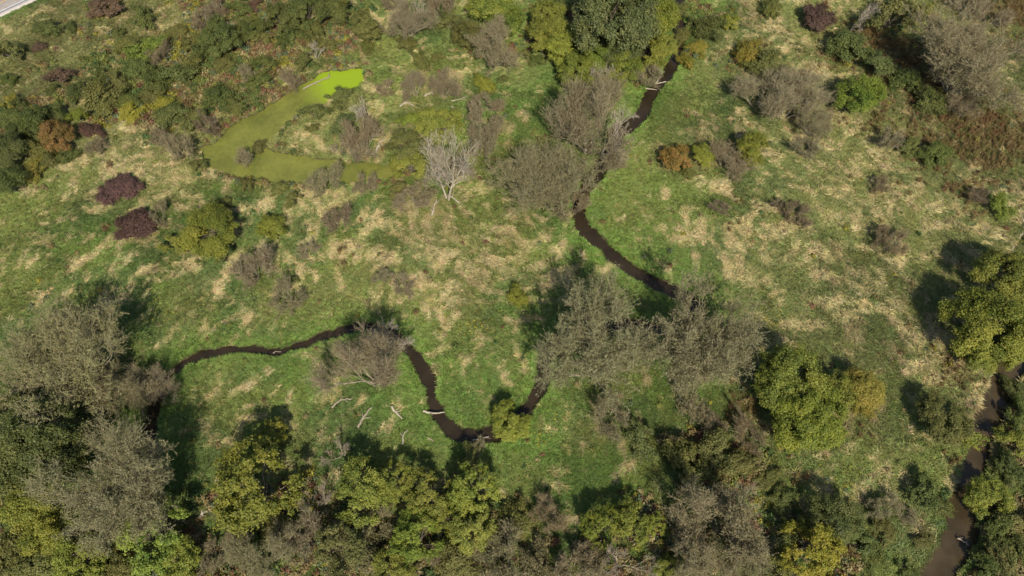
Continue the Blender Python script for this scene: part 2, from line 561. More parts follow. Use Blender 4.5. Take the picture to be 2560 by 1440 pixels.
def link(name, me, parent=None):
    o = bpy.data.objects.new(name, me)
    COL.objects.link(o)
    o.parent = parent
    return o

# one sheet of land, fine in the middle and coarse out to the horizon
def build_ground():
    far = [170, 200, 260, 400, 700, 1300, 2600]
    gx = np.concatenate([[-f for f in far[::-1]], xs, far])
    gy = np.concatenate([[-2400, -1000, -400, -150, -50, -15], ys, [190, 220, 280, 420, 800, 1500, 3000]])
    AX, AY = np.meshgrid(gx, gy)
    zz = sample(Z, np.clip(AX, X0, X1), np.clip(AY, Y0, Y1))
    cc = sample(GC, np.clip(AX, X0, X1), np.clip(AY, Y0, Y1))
    ny, nx = AX.shape
    me = bpy.data.meshes.new('ground')
    v = np.stack([AX, AY, zz], -1).reshape(-1, 3)
    me.vertices.add(len(v))
    me.vertices.foreach_set('co', v.astype(np.float32).ravel())
    i = np.arange(nx - 1)[None, :] + np.arange(ny - 1)[:, None] * nx
    f = np.stack([i, i + 1, i + nx + 1, i + nx], -1).reshape(-1, 4)
    me.loops.add(f.size)
    me.loops.foreach_set('vertex_index', f.astype(np.int32).ravel())
    me.polygons.add(len(f))
    me.polygons.foreach_set('loop_start', np.arange(0, f.size, 4, dtype=np.int32))
    me.polygons.foreach_set('loop_total', np.full(len(f), 4, np.int32))
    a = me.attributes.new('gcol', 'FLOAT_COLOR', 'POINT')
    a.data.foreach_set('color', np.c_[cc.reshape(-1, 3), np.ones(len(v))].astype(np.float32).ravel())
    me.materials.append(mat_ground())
    me.update(calc_edges=True)
    tag(link('ground', me), 'uneven wet meadow soil under the green and straw coloured grass', 'ground', kind='structure')

build_ground()

def ribbon(name, line, extra, z, mat, label):
    c = line[::2]
    t = unit(np.gradient(c[:, :2], axis=0))
    n = np.c_[-t[:, 1], t[:, 0]]
    w = (c[:, 2] / 2 + extra)[:, None]
    L, Rr = c[:, :2] + n * w, c[:, :2] - n * w
    v = np.vstack([np.c_[L, np.full(len(L), z)], np.c_[Rr, np.full(len(L), z)]])
    k = len(L)
    i = np.arange(k - 1)
    mb = MB()
    mb.add(v, np.stack([i + k, i + k + 1, i + 1, i], -1))
    return tag(link(name, mb.mesh(name, [mat])), label, 'creek', kind='structure')

M_CREEK = mat_water('creek_water', (0.022, 0.016, 0.009), (0.036, 0.025, 0.014))
M_STREAM = mat_water('stream_water', (0.040, 0.029, 0.014), (0.068, 0.048, 0.024))
ribbon('creek', CREEK, 0.35, WATER_Z, M_CREEK, 'narrow dark brown creek winding through the middle of the meadow')
ribbon('stream', STREAM, 0.5, WATER_Z - 0.004, M_STREAM, 'wider light brown muddy stream along the bushy bank')

def build_pond():
    import bmesh
    m, nt, out = new_mat('duckweed')
    geo = nd(nt, 'ShaderNodeNewGeometry')
    vor = nd(nt, 'ShaderNodeTexNoise')
    vor.inputs['Scale'].default_value = 1.3
    vor.inputs['Detail'].default_value = 8
    vor.inputs['Roughness'].default_value = 0.7
    big = nd(nt, 'ShaderNodeTexNoise')
    big.inputs['Scale'].default_value = 0.16
    big.inputs['Detail'].default_value = 5
    nt.links.new(geo.outputs['Position'], vor.inputs['Vector'])
    nt.links.new(geo.outputs['Position'], big.inputs['Vector'])
    # the far arm carries a fresh lime mat, the rest an older olive one
    c0 = ground(880, 192)
    ds = nd(nt, 'ShaderNodeVectorMath', operation='DISTANCE')
    ds.inputs[1].default_value = (float(c0[0]), float(c0[1]), -0.42)
    nt.links.new(geo.outputs['Position'], ds.inputs[0])
    ad = nd(nt, 'ShaderNodeMath', operation='MULTIPLY_ADD')
    ad.inputs[1].default_value = 7.0
    nt.links.new(big.outputs[0], ad.inputs[0])
    nt.links.new(ds.outputs['Value'], ad.inputs[2])
    mr = nd(nt, 'ShaderNodeMapRange', interpolation_type='SMOOTHSTEP')
    mr.inputs['From Min'].default_value = 17.5
    mr.inputs['From Max'].default_value = 9.5
    nt.links.new(ad.outputs[0], mr.inputs['Value'])
    r1 = nd(nt, 'ShaderNodeValToRGB')
    r1.color_ramp.elements[0].color = (0.098, 0.108, 0.020, 1)
    r1.color_ramp.elements[1].color = (0.205, 0.200, 0.038, 1)
    r1.color_ramp.elements[0].position = 0.36
    r1.color_ramp.elements[1].position = 0.66
    mm = nd(nt, 'ShaderNodeMath', operation='MULTIPLY_ADD')
    mm.inputs[1].default_value = 0.45
    nt.links.new(vor.outputs[0], mm.inputs[0])
    m2 = nd(nt, 'ShaderNodeMath', operation='MULTIPLY')
    m2.inputs[1].default_value = 0.55
    nt.links.new(big.outputs[0], m2.inputs[0])
    nt.links.new(m2.outputs[0], mm.inputs[2])
    nt.links.new(mm.outputs[0], r1.inputs[0])
    mx = nd(nt, 'ShaderNodeMix', data_type='RGBA')
    mx.inputs['B'].default_value = (0.235, 0.32, 0.014, 1)
    nt.links.new(mr.outputs[0], mx.inputs['Factor'])
    nt.links.new(r1.outputs[0], mx.inputs['A'])
    leaf_shader(nt, out, mx.outputs['Result'], 0, 0.55, 0.25)
    bm = bmesh.new()
    c = POND.mean(0)
    # widen a little so that the sheet runs under the banks
    t = unit(np.gradient(POND, axis=0))
    nrm = np.c_[t[:, 1], -t[:, 0]]
    area = 0.5 * np.sum(POND[:, 0] * np.roll(POND[:, 1], -1) - np.roll(POND[:, 0], -1) * POND[:, 1])
    if area < 0:
        nrm = -nrm
    P = POND + nrm * 0.9
    vs_ = [bm.verts.new((p[0], p[1], -0.42)) for p in P]
    bm.faces.new(vs_)
    bmesh.ops.triangulate(bm, faces=bm.faces[:])
    bmesh.ops.recalc_face_normals(bm, faces=bm.faces[:])
    me = bpy.data.meshes.new('pond')
    bm.to_mesh(me)
    bm.free()
    me.materials.append(m)
    tag(link('pond', me), 'hook shaped pond covered with olive and lime green duckweed', 'pond', kind='structure')

build_pond()

def build_road():
    def mat_flat(name, c1, c2, scale):
        m, nt, out = new_mat(name)
        geo = nd(nt, 'ShaderNodeNewGeometry')
        no = nd(nt, 'ShaderNodeTexNoise')
        no.inputs['Scale'].default_value = scale
        no.inputs['Detail'].default_value = 6
        nt.links.new(geo.outputs['Position'], no.inputs['Vector'])
        cr = nd(nt, 'ShaderNodeValToRGB')
        cr.color_ramp.elements[0].color = (*c1, 1)
        cr.color_ramp.elements[1].color = (*c2, 1)
        cr.color_ramp.elements[0].position = 0.3
        cr.color_ramp.elements[1].position = 0.7
        nt.links.new(no.outputs[0], cr.inputs[0])
        leaf_shader(nt, out, cr.outputs[0], 0, 0.9, 0.1)
        return m
    asphalt = mat_flat('worn_asphalt', (0.23, 0.20, 0.175), (0.32, 0.28, 0.24), 1.2)
    shoulder = mat_flat('pale_shoulder', (0.42, 0.37, 0.32), (0.52, 0.46, 0.40), 2.0)
    white_p = mat_flat('white_line_paint', (0.68, 0.66, 0.62), (0.8, 0.78, 0.74), 6.0)
    yellow_p = mat_flat('yellow_line_paint', (0.58, 0.36, 0.10), (0.68, 0.44, 0.14), 6.0)

    def slab(name, o0, o1, z0, z1, mat, parent=None):
        mb = MB()
        base = ra + RN * 0
        p = []
        for s in (-900, 900):
            for o in (o0, o1):
                for z in (z0, z1):
                    q = base + RD * s + RN * o
                    p.append((q[0], q[1], z))
        f = [[0, 1, 3, 2], [4, 6, 7, 5], [0, 4, 5, 1], [2, 3, 7, 6], [1, 5, 7, 3], [0, 2, 6, 4]]
        mb.add(p, f)
        return link(name, mb.mesh(name, [mat]), parent)
    e = pave_edge
    road = slab('road', e, e + ROAD_W, 0.3, 0.60, asphalt)
    tag(road, 'straight two-lane asphalt road crossing the top corner', 'road', kind='structure')
    slab('shoulder', e + 0.01, -0.12, 0.50, 0.604, shoulder, road)
    slab('shoulder', e + ROAD_W + 0.12 + e, e + ROAD_W - 0.01, 0.50, 0.604, shoulder, road)
    slab('edge_line', -0.12, 0.12, 0.55, 0.606, white_p, road)
    slab('edge_line', 2 * yellow_off - 0.12, 2 * yellow_off + 0.12, 0.55, 0.606, white_p, road)
    slab('centre_line', yellow_off - 0.22, yellow_off - 0.08, 0.55, 0.606, yellow_p, road)
    slab('centre_line', yellow_off + 0.08, yellow_off + 0.22, 0.55, 0.606, yellow_p, road)

build_road()

# ------------------------------------------------------------------ grass, weeds and flowers: uncountable, one object each
def proto_coll(name, meshes):
    c = bpy.data.collections.new(name)
    for k, me in enumerate(meshes):
        o = bpy.data.objects.new('%s_%02d' % (name, k), me)
        c.objects.link(o)
    return c

def blade_tuft(rng, n, length, lean, spread, width, height, cur=0.5):
    mb = MB()
    for k in range(n):
        az = rng.normal(0, spread)
        L = length * rng.uniform(0.6, 1.2)
        le = np.clip(lean + rng.normal(0, 0.15), 0, 1)
        d = np.array([math.cos(az), math.sin(az), 0])
        b = np.array([rng.normal(0, 0.16), rng.normal(0, 0.16), -0.05])
        h = height * rng.uniform(0.6, 1.2)
        p1 = b + d * L * 0.45 * le + np.array([0, 0, h])
        p2 = p1 + d * L * (0.3 + 0.5 * le) + np.array([0, 0, h * (1 - 1.6 * le) * cur])
        s = np.array([-d[1], d[0], 0]) * width * rng.uniform(0.7, 1.3)
        tw = np.array([0, 0, rng.normal(0, 0.02)])
        v = [b - s, b + s, p1 + s + tw, p1 - s - tw, p2]
        mb.add(v, [[0, 1, 2], [0, 2, 3], [3, 2, 4]], rng.uniform(0, 1))
    return mb.mesh('tuft', [M_GRASS])

def leaf_clump(rng, n, w, h, size, stems=0):
    mb = MB()
    u = unit(rng.normal(size=(n, 3)))
    u[:, 2] = np.abs(u[:, 2])
    r = rng.random(n) ** 0.4
    c = u * r[:, None] * np.array([w, w, h]) + np.array([0, 0, 0.1])
    c[:, :2] *= 0.75 + 0.4 * rng.random((n, 1))
    leaves(mb, c, u + rng.normal(0, 0.5, (n, 3)) + [0, 0, 0.4], size * rng.uniform(0.6, 1.3, n), rng, rng.random(n))
    if stems:
        b = np.c_[rng.normal(0, w * 0.3, (stems, 2)), np.zeros(stems)]
        e = b + np.c_[rng.normal(0, w * 0.45, (stems, 2)), h * rng.uniform(0.7, 1.5, stems)]
        strips(mb, b, e, 0.035, rng, rng.random(stems))
    return mb.mesh('clump', [M_GRASS])

def scatter(name, coll, pts, rot, scl, tint, var, label):
    me = bpy.data.meshes.new(name)
    n = len(pts)
    me.vertices.add(n)
    me.vertices.foreach_set('co', pts.astype(np.float32).ravel())
    a = me.attributes.new('rot', 'FLOAT_VECTOR', 'POINT')
    a.data.foreach_set('vector', rot.astype(np.float32).ravel())
    a = me.attributes.new('scl', 'FLOAT_VECTOR', 'POINT')
    a.data.foreach_set('vector', scl.astype(np.float32).ravel())
    a = me.attributes.new('tint', 'FLOAT_COLOR', 'POINT')
    a.data.foreach_set('color', np.c_[tint, np.ones(n)].astype(np.float32).ravel())
    a = me.attributes.new('variant', 'INT', 'POINT')
    a.data.foreach_set('value', var.astype(np.int32))
    me.materials.append(M_GRASS)
    o = link(name, me)
    g = bpy.data.node_groups.new(name + '_scatter', 'GeometryNodeTree')
    g.interface.new_socket('Geometry', in_out='INPUT', socket_type='NodeSocketGeometry')
    g.interface.new_socket('Geometry', in_out='OUTPUT', socket_type='NodeSocketGeometry')
    N = g.nodes
    gi, go = N.new('NodeGroupInput'), N.new('NodeGroupOutput')
    ci = N.new('GeometryNodeCollectionInfo')
    ci.inputs['Collection'].default_value = coll
    ci.inputs['Separate Children'].default_value = True
    ip = N.new('GeometryNodeInstanceOnPoints')
    ip.inputs['Pick Instance'].default_value = True

    def attr(nm, t):
        q = N.new('GeometryNodeInputNamedAttribute')
        q.data_type = t
        q.inputs['Name'].default_value = nm
        return q.outputs['Attribute']
    L = g.links
    L.new(gi.outputs[0], ip.inputs['Points'])
    L.new(ci.outputs[0], ip.inputs['Instance'])
    L.new(attr('variant', 'INT'), ip.inputs['Instance Index'])
    e2r = N.new('FunctionNodeEulerToRotation')
    L.new(attr('rot', 'FLOAT_VECTOR'), e2r.inputs[0])
    L.new(e2r.outputs[0], ip.inputs['Rotation'])
    L.new(attr('scl', 'FLOAT_VECTOR'), ip.inputs['Scale'])
    L.new(ip.outputs[0], go.inputs[0])
    md = o.modifiers.new('scatter', 'NODES')
    md.node_group = g
    tag(o, label, name.replace('_', ' '), kind='stuff')
    return o

def in_view(x, y, margin=110):
    px, py = to_px(x, y)
    return (px > -margin) & (px < PW + margin) & (py > -margin) & (py < PH + margin * 1.3)

def build_grass():
    rng = np.random.default_rng(11)
    pr = [blade_tuft(rng, 14, 0.42, 0.35, 3.0, 0.034, 0.22) for _ in range(3)] + \
         [blade_tuft(rng, 15, 0.95, 0.85, 0.38, 0.027, 0.18, 0.3) for _ in range(3)] + \
         [blade_tuft(rng, 14, 0.8, 0.6, 0.9, 0.030, 0.30, 0.5) for _ in range(2)]
    coll = proto_coll('grass_tuft', pr)
    n = 760000
    x = rng.uniform(X0 + 2, X1 - 2, n)
    y = rng.uniform(10, Y1 - 2, n)
    k = in_view(x, y) & (sample(D_WATER, x, y) > 0.08) & (sample(S_ROAD, x, y) < -0.25)
    k &= (sample(D_DITCH, x, y) > -0.1)
    x, y = x[k], y[k]
    n = len(x)
    td = np.clip(sample(TDRY, x, y) + rng.normal(0, 0.10, n), 0, 1)
    isdry = rng.random(n) < np.clip((td - 0.5) * 1.2 + 0.5, 0.03, 0.95)
    pick = np.where(isdry[:, None], sample(tan, x, y), sample(GREENS, x, y))
    ov = sample(OVER, x, y)[:, None]
    tint = (pick * 0.72 + sample(VEG, x, y) * 0.28) * (1 - ov) + sample(VEG, x, y) * ov
    tint = tint * rng.lognormal(0, 0.16, n)[:, None] * (1 + rng.normal(0, 0.06, (n, 3)))
    r = rng.random(n)
    var = np.where(isdry & (r < 0.9), rng.integers(3, 6, n), np.where(r < 0.62, rng.integers(0, 3, n), rng.integers(6, 8, n)))
    fl = sample(FLOW, x, y) + rng.normal(0, 0.3, n)
    rot = np.c_[np.zeros(n), np.zeros(n), fl]
    sz = rng.uniform(0.7, 1.35, n) * (0.85 + 0.35 * td)
    long_zone = sstep(1500, 2100, to_px(x, y)[0]) * 0.15
    sz = sz * (1 + long_zone)
    edge = sample(D_WATER, x, y) < 0.7
    var = np.where(edge, rng.integers(6, 8, n), var)
    z = sample(Z, x, y)
    scatter('meadow_grass', coll, np.c_[x, y, z], rot, np.c_[sz, sz, sz * rng.uniform(0.8, 1.25, n)], np.clip(tint, 0.01, 0.7), var,
            'matted green and straw coloured grass covering the wet meadow')

build_grass()

def build_weeds():
    rng = np.random.default_rng(12)
    pr = [leaf_clump(rng, 60, 0.55, 0.6, 0.13, 6) for _ in range(3)] + [leaf_clump(rng, 26, 0.4, 0.9, 0.09, 16) for _ in range(3)]
    coll = proto_coll('weed_clump', pr)
    n = 240000
    x = rng.uniform(X0 + 2, X1 - 2, n)
    y = rng.uniform(10, Y1 - 2, n)
    tt, tb = sample(TTHICK, x, y), sample(TBROWN, x, y)
    dp = sample(D_POND, x, y)
    p = np.clip(0.62 * tt + 0.6 * tb, 0.004, 0.8) + 0.55 * ((dp > 0.1) & (dp < 1.6)) * (fbm(x, y, 99, 4, 2) > -0.2)
    k = in_view(x, y) & ((sample(D_WATER, x, y) > 0.5) | (dp > 0.1) & (dp < 1.6)) & (sample(S_ROAD, x, y) < -2.5) & (rng.random(n) < p)
    x, y, tt, tb = x[k], y[k], tt[k], tb[k]
    n = len(x)
    pal = np.array([[0.072, 0.090, 0.024], [0.050, 0.080, 0.024], [0.120, 0.125, 0.030], [0.145, 0.105, 0.040], [0.20, 0.16, 0.07], [0.12, 0.062, 0.034], [0.085, 0.105, 0.05], [0.17, 0.15, 0.025]])
    palb = np.array([[0.165, 0.108, 0.044], [0.130, 0.085, 0.036], [0.195, 0.145, 0.060], [0.125, 0.112, 0.036], [0.150, 0.085, 0.040]])
    # patches of one kind
    pn = (fbm(x, y, 91, 7, 2) * 0.5 + 0.5) * 8 + rng.normal(0, 1.3, n)
    cg = pal[np.clip(pn, 0, 7.99).astype(int)]
    cb = palb[np.clip(((fbm(x, y, 95, 5, 2) * 0.5 + 0.5) * 5 + rng.normal(0, 1.0, n)), 0, 4.99).astype(int)]
    isb = rng.random(n) < tb / (tt + tb + 0.03)
    tint = 1.2 * np.where(isb[:, None], cb, cg) * rng.lognormal(0, 0.16, n)[:, None]
    var = np.where(isb, rng.integers(3, 6, n), rng.integers(0, 3, n))
    s = rng.uniform(0.6, 1.5, n) * (1 + 0.7 * tt * rng.random(n))
    scatter('weeds', coll, np.c_[x, y, sample(Z, x, y)], np.c_[rng.normal(0, 0.1, (n, 2)), rng.uniform(0, 6.28, n)], np.c_[s, s, s * rng.uniform(0.7, 1.2, n)], tint, var,
            'tangled olive and brown weeds growing between the shrubs')

build_weeds()

def build_flowers():
    rng = np.random.default_rng(14)
    pr = [leaf_clump(rng, 7, 0.16, 0.2, 0.055, 2) for _ in range(2)]
    coll = proto_coll('flower_head', pr)
    P = []
    for cx, cy, w, h, n in [(1180, 815, 60, 26, 36), (1110, 800, 30, 22, 10), (1205, 800, 40, 40, 10), (1350, 1100, 32, 26, 22), (1395, 1035, 40, 30, 8), (1345, 1085, 30, 40, 10),
                            (1900, 795, 70, 34, 34), (1905, 815, 50, 20, 16), (2080, 1215, 90, 40, 30), (2290, 1005, 40, 24, 18), (1065, 735, 60, 20, 8), (780, 630, 90, 40, 16), (430, 770, 120, 40, 16)]:
        for _ in range(n):
            P.append(ground(rng.normal(cx, w / 2), rng.normal(cy, h / 2))[:2])
    P = np.array(P)
    n = len(P)
    z = sample(Z, P[:, 0], P[:, 1]) + 0.35
    t = np.array([0.62, 0.50, 0.05]) * rng.uniform(0.7, 1.1, n)[:, None]
    s = rng.uniform(0.6, 1.2, n)
    scatter('yellow_flowers', coll, np.c_[P, z], np.c_[np.zeros((n, 2)), rng.uniform(0, 6, n)], np.c_[s, s, s], t, rng.integers(0, 2, n),
            'small yellow flowers dotted about the green grass')

build_flowers()

# ------------------------------------------------------------------ plants: prototypes
def lobes(rng, k=7):
    d = unit(rng.normal(size=(k, 3)))
    a = rng.uniform(0.12, 0.3, k)
    def f(u):
        c = u @ d.T
        return 0.82 + (np.clip(c, 0, 1) ** 3 * a).sum(-1)
    return f

def curve_to(rng, p0, p1, n=6, sag=0.12):
    t = np.linspace(0, 1, n)[:, None]
    L = np.linalg.norm(p1 - p0)
    off = rng.normal(0, sag * L, 3)
    w = rng.normal(0, 0.02 * L, (n, 3))
    w[0] = w[-1] = 0
    return p0 * (1 - t) + p1 * t + off * (t * (1 - t)) * 1.5 + w + np.array([0, 0, 0.12 * L]) * (t * (1 - t))

def leafy(seed, W, H, base, nlobe, sub, per, lsize, rl=(0.15, 0.24), stems=1, colour_patch=0.38, sr=(0.30, 0.56), stretch=0.25):
    """returns trunk mesh and crown mesh; crown as leaf clumps carried by limbs"""
    rng = np.random.default_rng(seed)
    tb, cb = MB(), MB()
    cz = H * (base + (1 - base) * 0.5)
    ax = np.array([W / 2, W / 2, H * (1 - base) / 2])
    lf = lobes(rng)
    keep = [unit(np.array([rng.normal(0, 0.25), rng.normal(0, 0.25), 1.0]))]
    thr = math.cos(1.75 / math.sqrt(nlobe))
    tries = 0
    while len(keep) < nlobe and tries < 4000:
        tries += 1
        q = unit(rng.normal(size=3))
        if q[2] > -0.45 and all(np.dot(q, p) < thr for p in keep):
            keep.append(q)
    lu = np.array(keep)
    nl = len(lu)
    lr = rng.uniform(rl[0], rl[1], nl) * W
    lc = lu * (lf(lu) * rng.uniform(0.72, 1.05, nl))[:, None] * np.maximum(ax - 0.75 * lr.mean(), 0.15 * ax) + [0, 0, cz]
    if stems > 1:               # shrubs are filled to the middle
        k0 = max(3, nlobe // 2)
        lu2 = unit(rng.normal(size=(k0, 3)) + [0, 0, 0.6])
        lc = np.vstack([lc, lu2 * ax * rng.uniform(0.2, 0.5, (k0, 1)) + [0, 0, cz]])
        lr = np.concatenate([lr, rng.uniform(rl[0], rl[1], k0) * W])
        lu = np.vstack([lu, lu2])
        nl = len(lu)
    cen, cr, u, lob = [], [], [], []
    for a in range(nl):
        for b in range(sub):
            dq = unit(rng.normal(size=3) + lu[a] * 0.9 + [0, 0, 0.35])
            rs = lr[a] * rng.uniform(*sr)
            cen.append(lc[a] + dq * lr[a] * rng.uniform(0.45, 0.85) * [1, 1, 0.85])
            cr.append(rs)
            u.append(dq)
            lob.append(a)
    cen, cr, u, lob = np.array(cen), np.array(cr), np.array(u), np.array(lob)
    low = cen[:, 2] < 0.12 * H
    cen[low, 2] = rng.uniform(0.1, 0.2, low.sum()) * H
    m = len(cen)
    top = np.array([rng.normal(0, 0.03 * W), rng.normal(0, 0.03 * W), H * (base + 0.18)])
    # trunk and limbs
    nodes = []
    for s in range(stems):
        b = np.array([rng.normal(0, 0.05 * W) if stems > 1 else 0, rng.normal(0, 0.05 * W) if stems > 1 else 0, -0.25])
        tp = top + (rng.normal(0, 0.08 * W, 3) if stems > 1 else 0)
        path = curve_to(rng, b, tp, 7, 0.05)
        r0 = 0.028 * H / math.sqrt(stems) + 0.03
        tube(tb, path, np.linspace(r0, r0 * 0.65, 7), 7)
        nodes.append((path[-1], r0 * 0.6))
        nodes.append((path[-2], r0 * 0.6))
    pool = list(nodes)
    for a in range(nl):
        d = [np.linalg.norm(p - lc[a]) for p, r in nodes]
        p0, r0 = nodes[int(np.argmin(d))]
        path = curve_to(rng, np.array(p0), lc[a], 6)
        rad = np.linspace(max(r0 * 0.55, 0.03), 0.02, 6)
        tube(tb, path, rad, 5)
        pool += [(path[k], rad[k]) for k in (2, 3, 4, 5)]
    pp_ = np.array([p for p, r in pool])
    for i in range(m):
        j = int(np.argmin(np.linalg.norm(pp_ - cen[i], axis=1)))
        path = curve_to(rng, pp_[j], cen[i], 4)
        tube(tb, path, np.linspace(max(pool[j][1] * 0.6, 0.018), 0.01, 4), 3)
    # leaves on the shells of the clumps
    npl = np.maximum(per * (cr / cr.mean()) ** 1.8, 4).astype(int)
    ci = np.repeat(np.arange(m), npl)
    n = len(ci)
    d = unit(rng.normal(size=(n, 3)))
    r = rng.random(n) ** 0.45
    lump = 0.8 + 0.4 * rng.random(n)
    p = cen[ci] + d * (r * lump * cr[ci])[:, None] * [1, 1, 0.78]
    p = p + u[ci] * (rng.normal(0, stretch, n) * cr[ci])[:, None] + rng.normal(0, 0.12, (n, 3)) * cr[ci][:, None]
    out = unit(p - np.array([0, 0, cz - 0.15 * H]))
    nr = d * 0.7 + out * 0.5 + np.array([0, 0, 0.5]) + rng.normal(0, 0.55, (n, 3))
    cv = rng.normal(0, colour_patch * 0.35, m) + rng.normal(0, colour_patch * 0.35, nl)[lob]
    lv = np.clip(0.5 + cv[ci] + rng.normal(0, 0.2, n), 0, 1)
    leaves(cb, p, nr, lsize * rng.uniform(0.65, 1.3, n), rng, lv)
    # loose sprays at the rim
    k = n // 8
    ii = rng.integers(0, m, k)
    dd = unit(u[ii] + rng.normal(0, 0.5, (k, 3)))
    pp = cen[ii] + dd * (cr[ii] * rng.uniform(0.9, 1.5, k))[:, None]
    leaves(cb, pp, dd + [0, 0, 0.8], lsize * rng.uniform(0.5, 1, k), rng, rng.random(k))
    return tb.mesh('trunk', [M_BARK]), cb.mesh('crown', [M_LEAF])

def grow(rng, H, W, stems, levels, spread0, ratio, nchild, npts=6, wob=0.16, up=0.10, base_r=0.16, child_ang=(0.35, 0.75), sprawl=0.0):
    """recursive branching; returns list of (points, radii, level, limb id)"""
    out = []
    def go(p, d, L, r, lev, limb):
        pts, rad = [p], [r]
        dd = d.copy()
        for k in range(npts):
            dd = unit(dd + rng.normal(0, wob, 3) + np.array([0, 0, up if lev > 0 else up * 0.6 - sprawl]))
            p = p + dd * L / npts
            pts.append(p)
            rad.append(r * (1 - 0.72 * (k + 1) / npts))
        pts = np.array(pts)
        out.append((pts, np.array(rad), lev, limb))
        if lev + 1 >= levels:
            return
        for c in range(nchild[lev]):
            t = rng.uniform(0.22 if lev else 0.3, 1.0)
            i = min(int(t * npts), npts - 1)
            q = pts[i] + (pts[i + 1] - pts[i]) * (t * npts - i)
            par = unit(pts[i + 1] - pts[i])
            a = rng.uniform(*child_ang)
            s = unit(np.cross(par, rng.normal(size=3)))
            cd = unit(par * math.cos(a) + s * math.sin(a))
            go(q, cd, L * ratio[lev] * rng.uniform(0.7, 1.2) * (1.15 - 0.45 * t), max(rad[i] * 0.55, 0.012), lev + 1, limb if lev else len(limbs))
            if lev == 0:
                limbs.append(1)
    limbs = []
    for s in range(stems):
        az = 2 * math.pi * (s + rng.uniform(-0.3, 0.3)) / stems
        tilt = spread0 * rng.uniform(0.45, 1.15) if stems > 1 else rng.uniform(0, 0.12)
        d = np.array([math.sin(tilt) * math.cos(az), math.sin(tilt) * math.sin(az), math.cos(tilt)])
        go(np.array([0.25 * math.cos(az), 0.25 * math.sin(az), -0.25]) if stems > 1 else np.array([0, 0, -0.25]), d, H * 0.8 * rng.uniform(0.8, 1.1), base_r * rng.uniform(0.7, 1.1), 0, -1)
    allp = np.vstack([b[0] for b in out])
    sz = H / np.percentile(allp[:, 2], 99.5)
    c = allp[:, :2].mean(0) * 0.0
    sx = (W / 2) / np.percentile(np.linalg.norm(allp[:, :2] - c, axis=1), 96)
    S = np.array([sx, sx, sz])
    return [(p * S, r, l, k) for p, r, l, k in out]

def twiggy(seed, W, H, stems, nchild, spread0=0.75, leaf_n=7, lsize=0.13, twig_n=7, twig_l=1.3, base_r=0.16, tw=0.022, sprawl=0.0, ratio=(0.55, 0.5, 0.5), up=0.1, child_ang=(0.35, 0.75), bark=None):
    rng = np.random.default_rng(seed)
    br = grow(rng, H, W, stems, 3, spread0, ratio, nchild, base_r=base_r, sprawl=sprawl, up=up, child_ang=child_ang)
    tb, cb = MB(), MB()
    ends, dirs = [], []
    for p, r, l, k in br:
        if l == 0:
            tube(tb, p, r, 6)
        elif l == 1:
            tube(tb, p, np.maximum(r * 1.15, 0.03), 4)
        else:
            tube(cb, p[::2] if len(p) > 4 else p, np.maximum(r[::2] if len(p) > 4 else r, 0.012), 3, 1)
        if l >= 1:
            m = twig_n if l == 2 else twig_n // 2
            t = rng.uniform(0.25, 1.0, m) * (len(p) - 1.001)
            i = t.astype(int)
            q = p[i] + (p[i + 1] - p[i]) * (t - i)[:, None]
            d = unit(p[i + 1] - p[i])
            ends.append(q)
            dirs.append(d)
    q, d = np.vstack(ends), np.vstack(dirs)
    n = len(q)
    d = unit(d + rng.normal(0, 0.38, (n, 3)) + [0, 0, up * 1.5])
    e = q + d * (twig_l * rng.uniform(0.5, 1.25, n))[:, None]
    strips(cb, q, e, tw * rng.uniform(0.7, 1.3, n), rng, rng.random(n), 1)
    # side twigs
    t = rng.uniform(0.3, 0.9, n)[:, None]
    q2 = q + (e - q) * t
    d2 = unit(d + rng.normal(0, 0.55, (n, 3)))
    e2 = q2 + d2 * (twig_l * 0.6 * rng.uniform(0.5, 1.2, n))[:, None]
    strips(cb, q2, e2, tw * 0.8, rng, rng.random(n), 1)
    if leaf_n:
        a = np.vstack([q, q2])
        b = np.vstack([e, e2])
        leafy_shoot = np.flatnonzero(np.tile(rng.random(n) < 0.62, 2))
        k = leafy_shoot[rng.integers(0, len(leafy_shoot), n * leaf_n)]
        t = rng.uniform(0.15, 1.05, len(k))[:, None]
        c = a[k] + (b[k] - a[k]) * t + rng.normal(0, 0.06, (len(k), 3))
        shoot = rng.normal(0, 0.12, len(a))
        leaves(cb, c, rng.normal(0, 0.7, (len(k), 3)) + [0, 0, 0.8], lsize * rng.uniform(0.6, 1.3, len(k)), rng, np.clip(rng.normal(0.5, 0.2, len(k)) + shoot[k], 0, 1), 0, 0.30, unit(b[k] - a[k]) + rng.normal(0, 0.35, (len(k), 3)))
    bk = bark or M_GREY
    return tb.mesh('trunk', [bk]), cb.mesh('crown', [M_LEAF, M_TWIG if bark is None else bark])

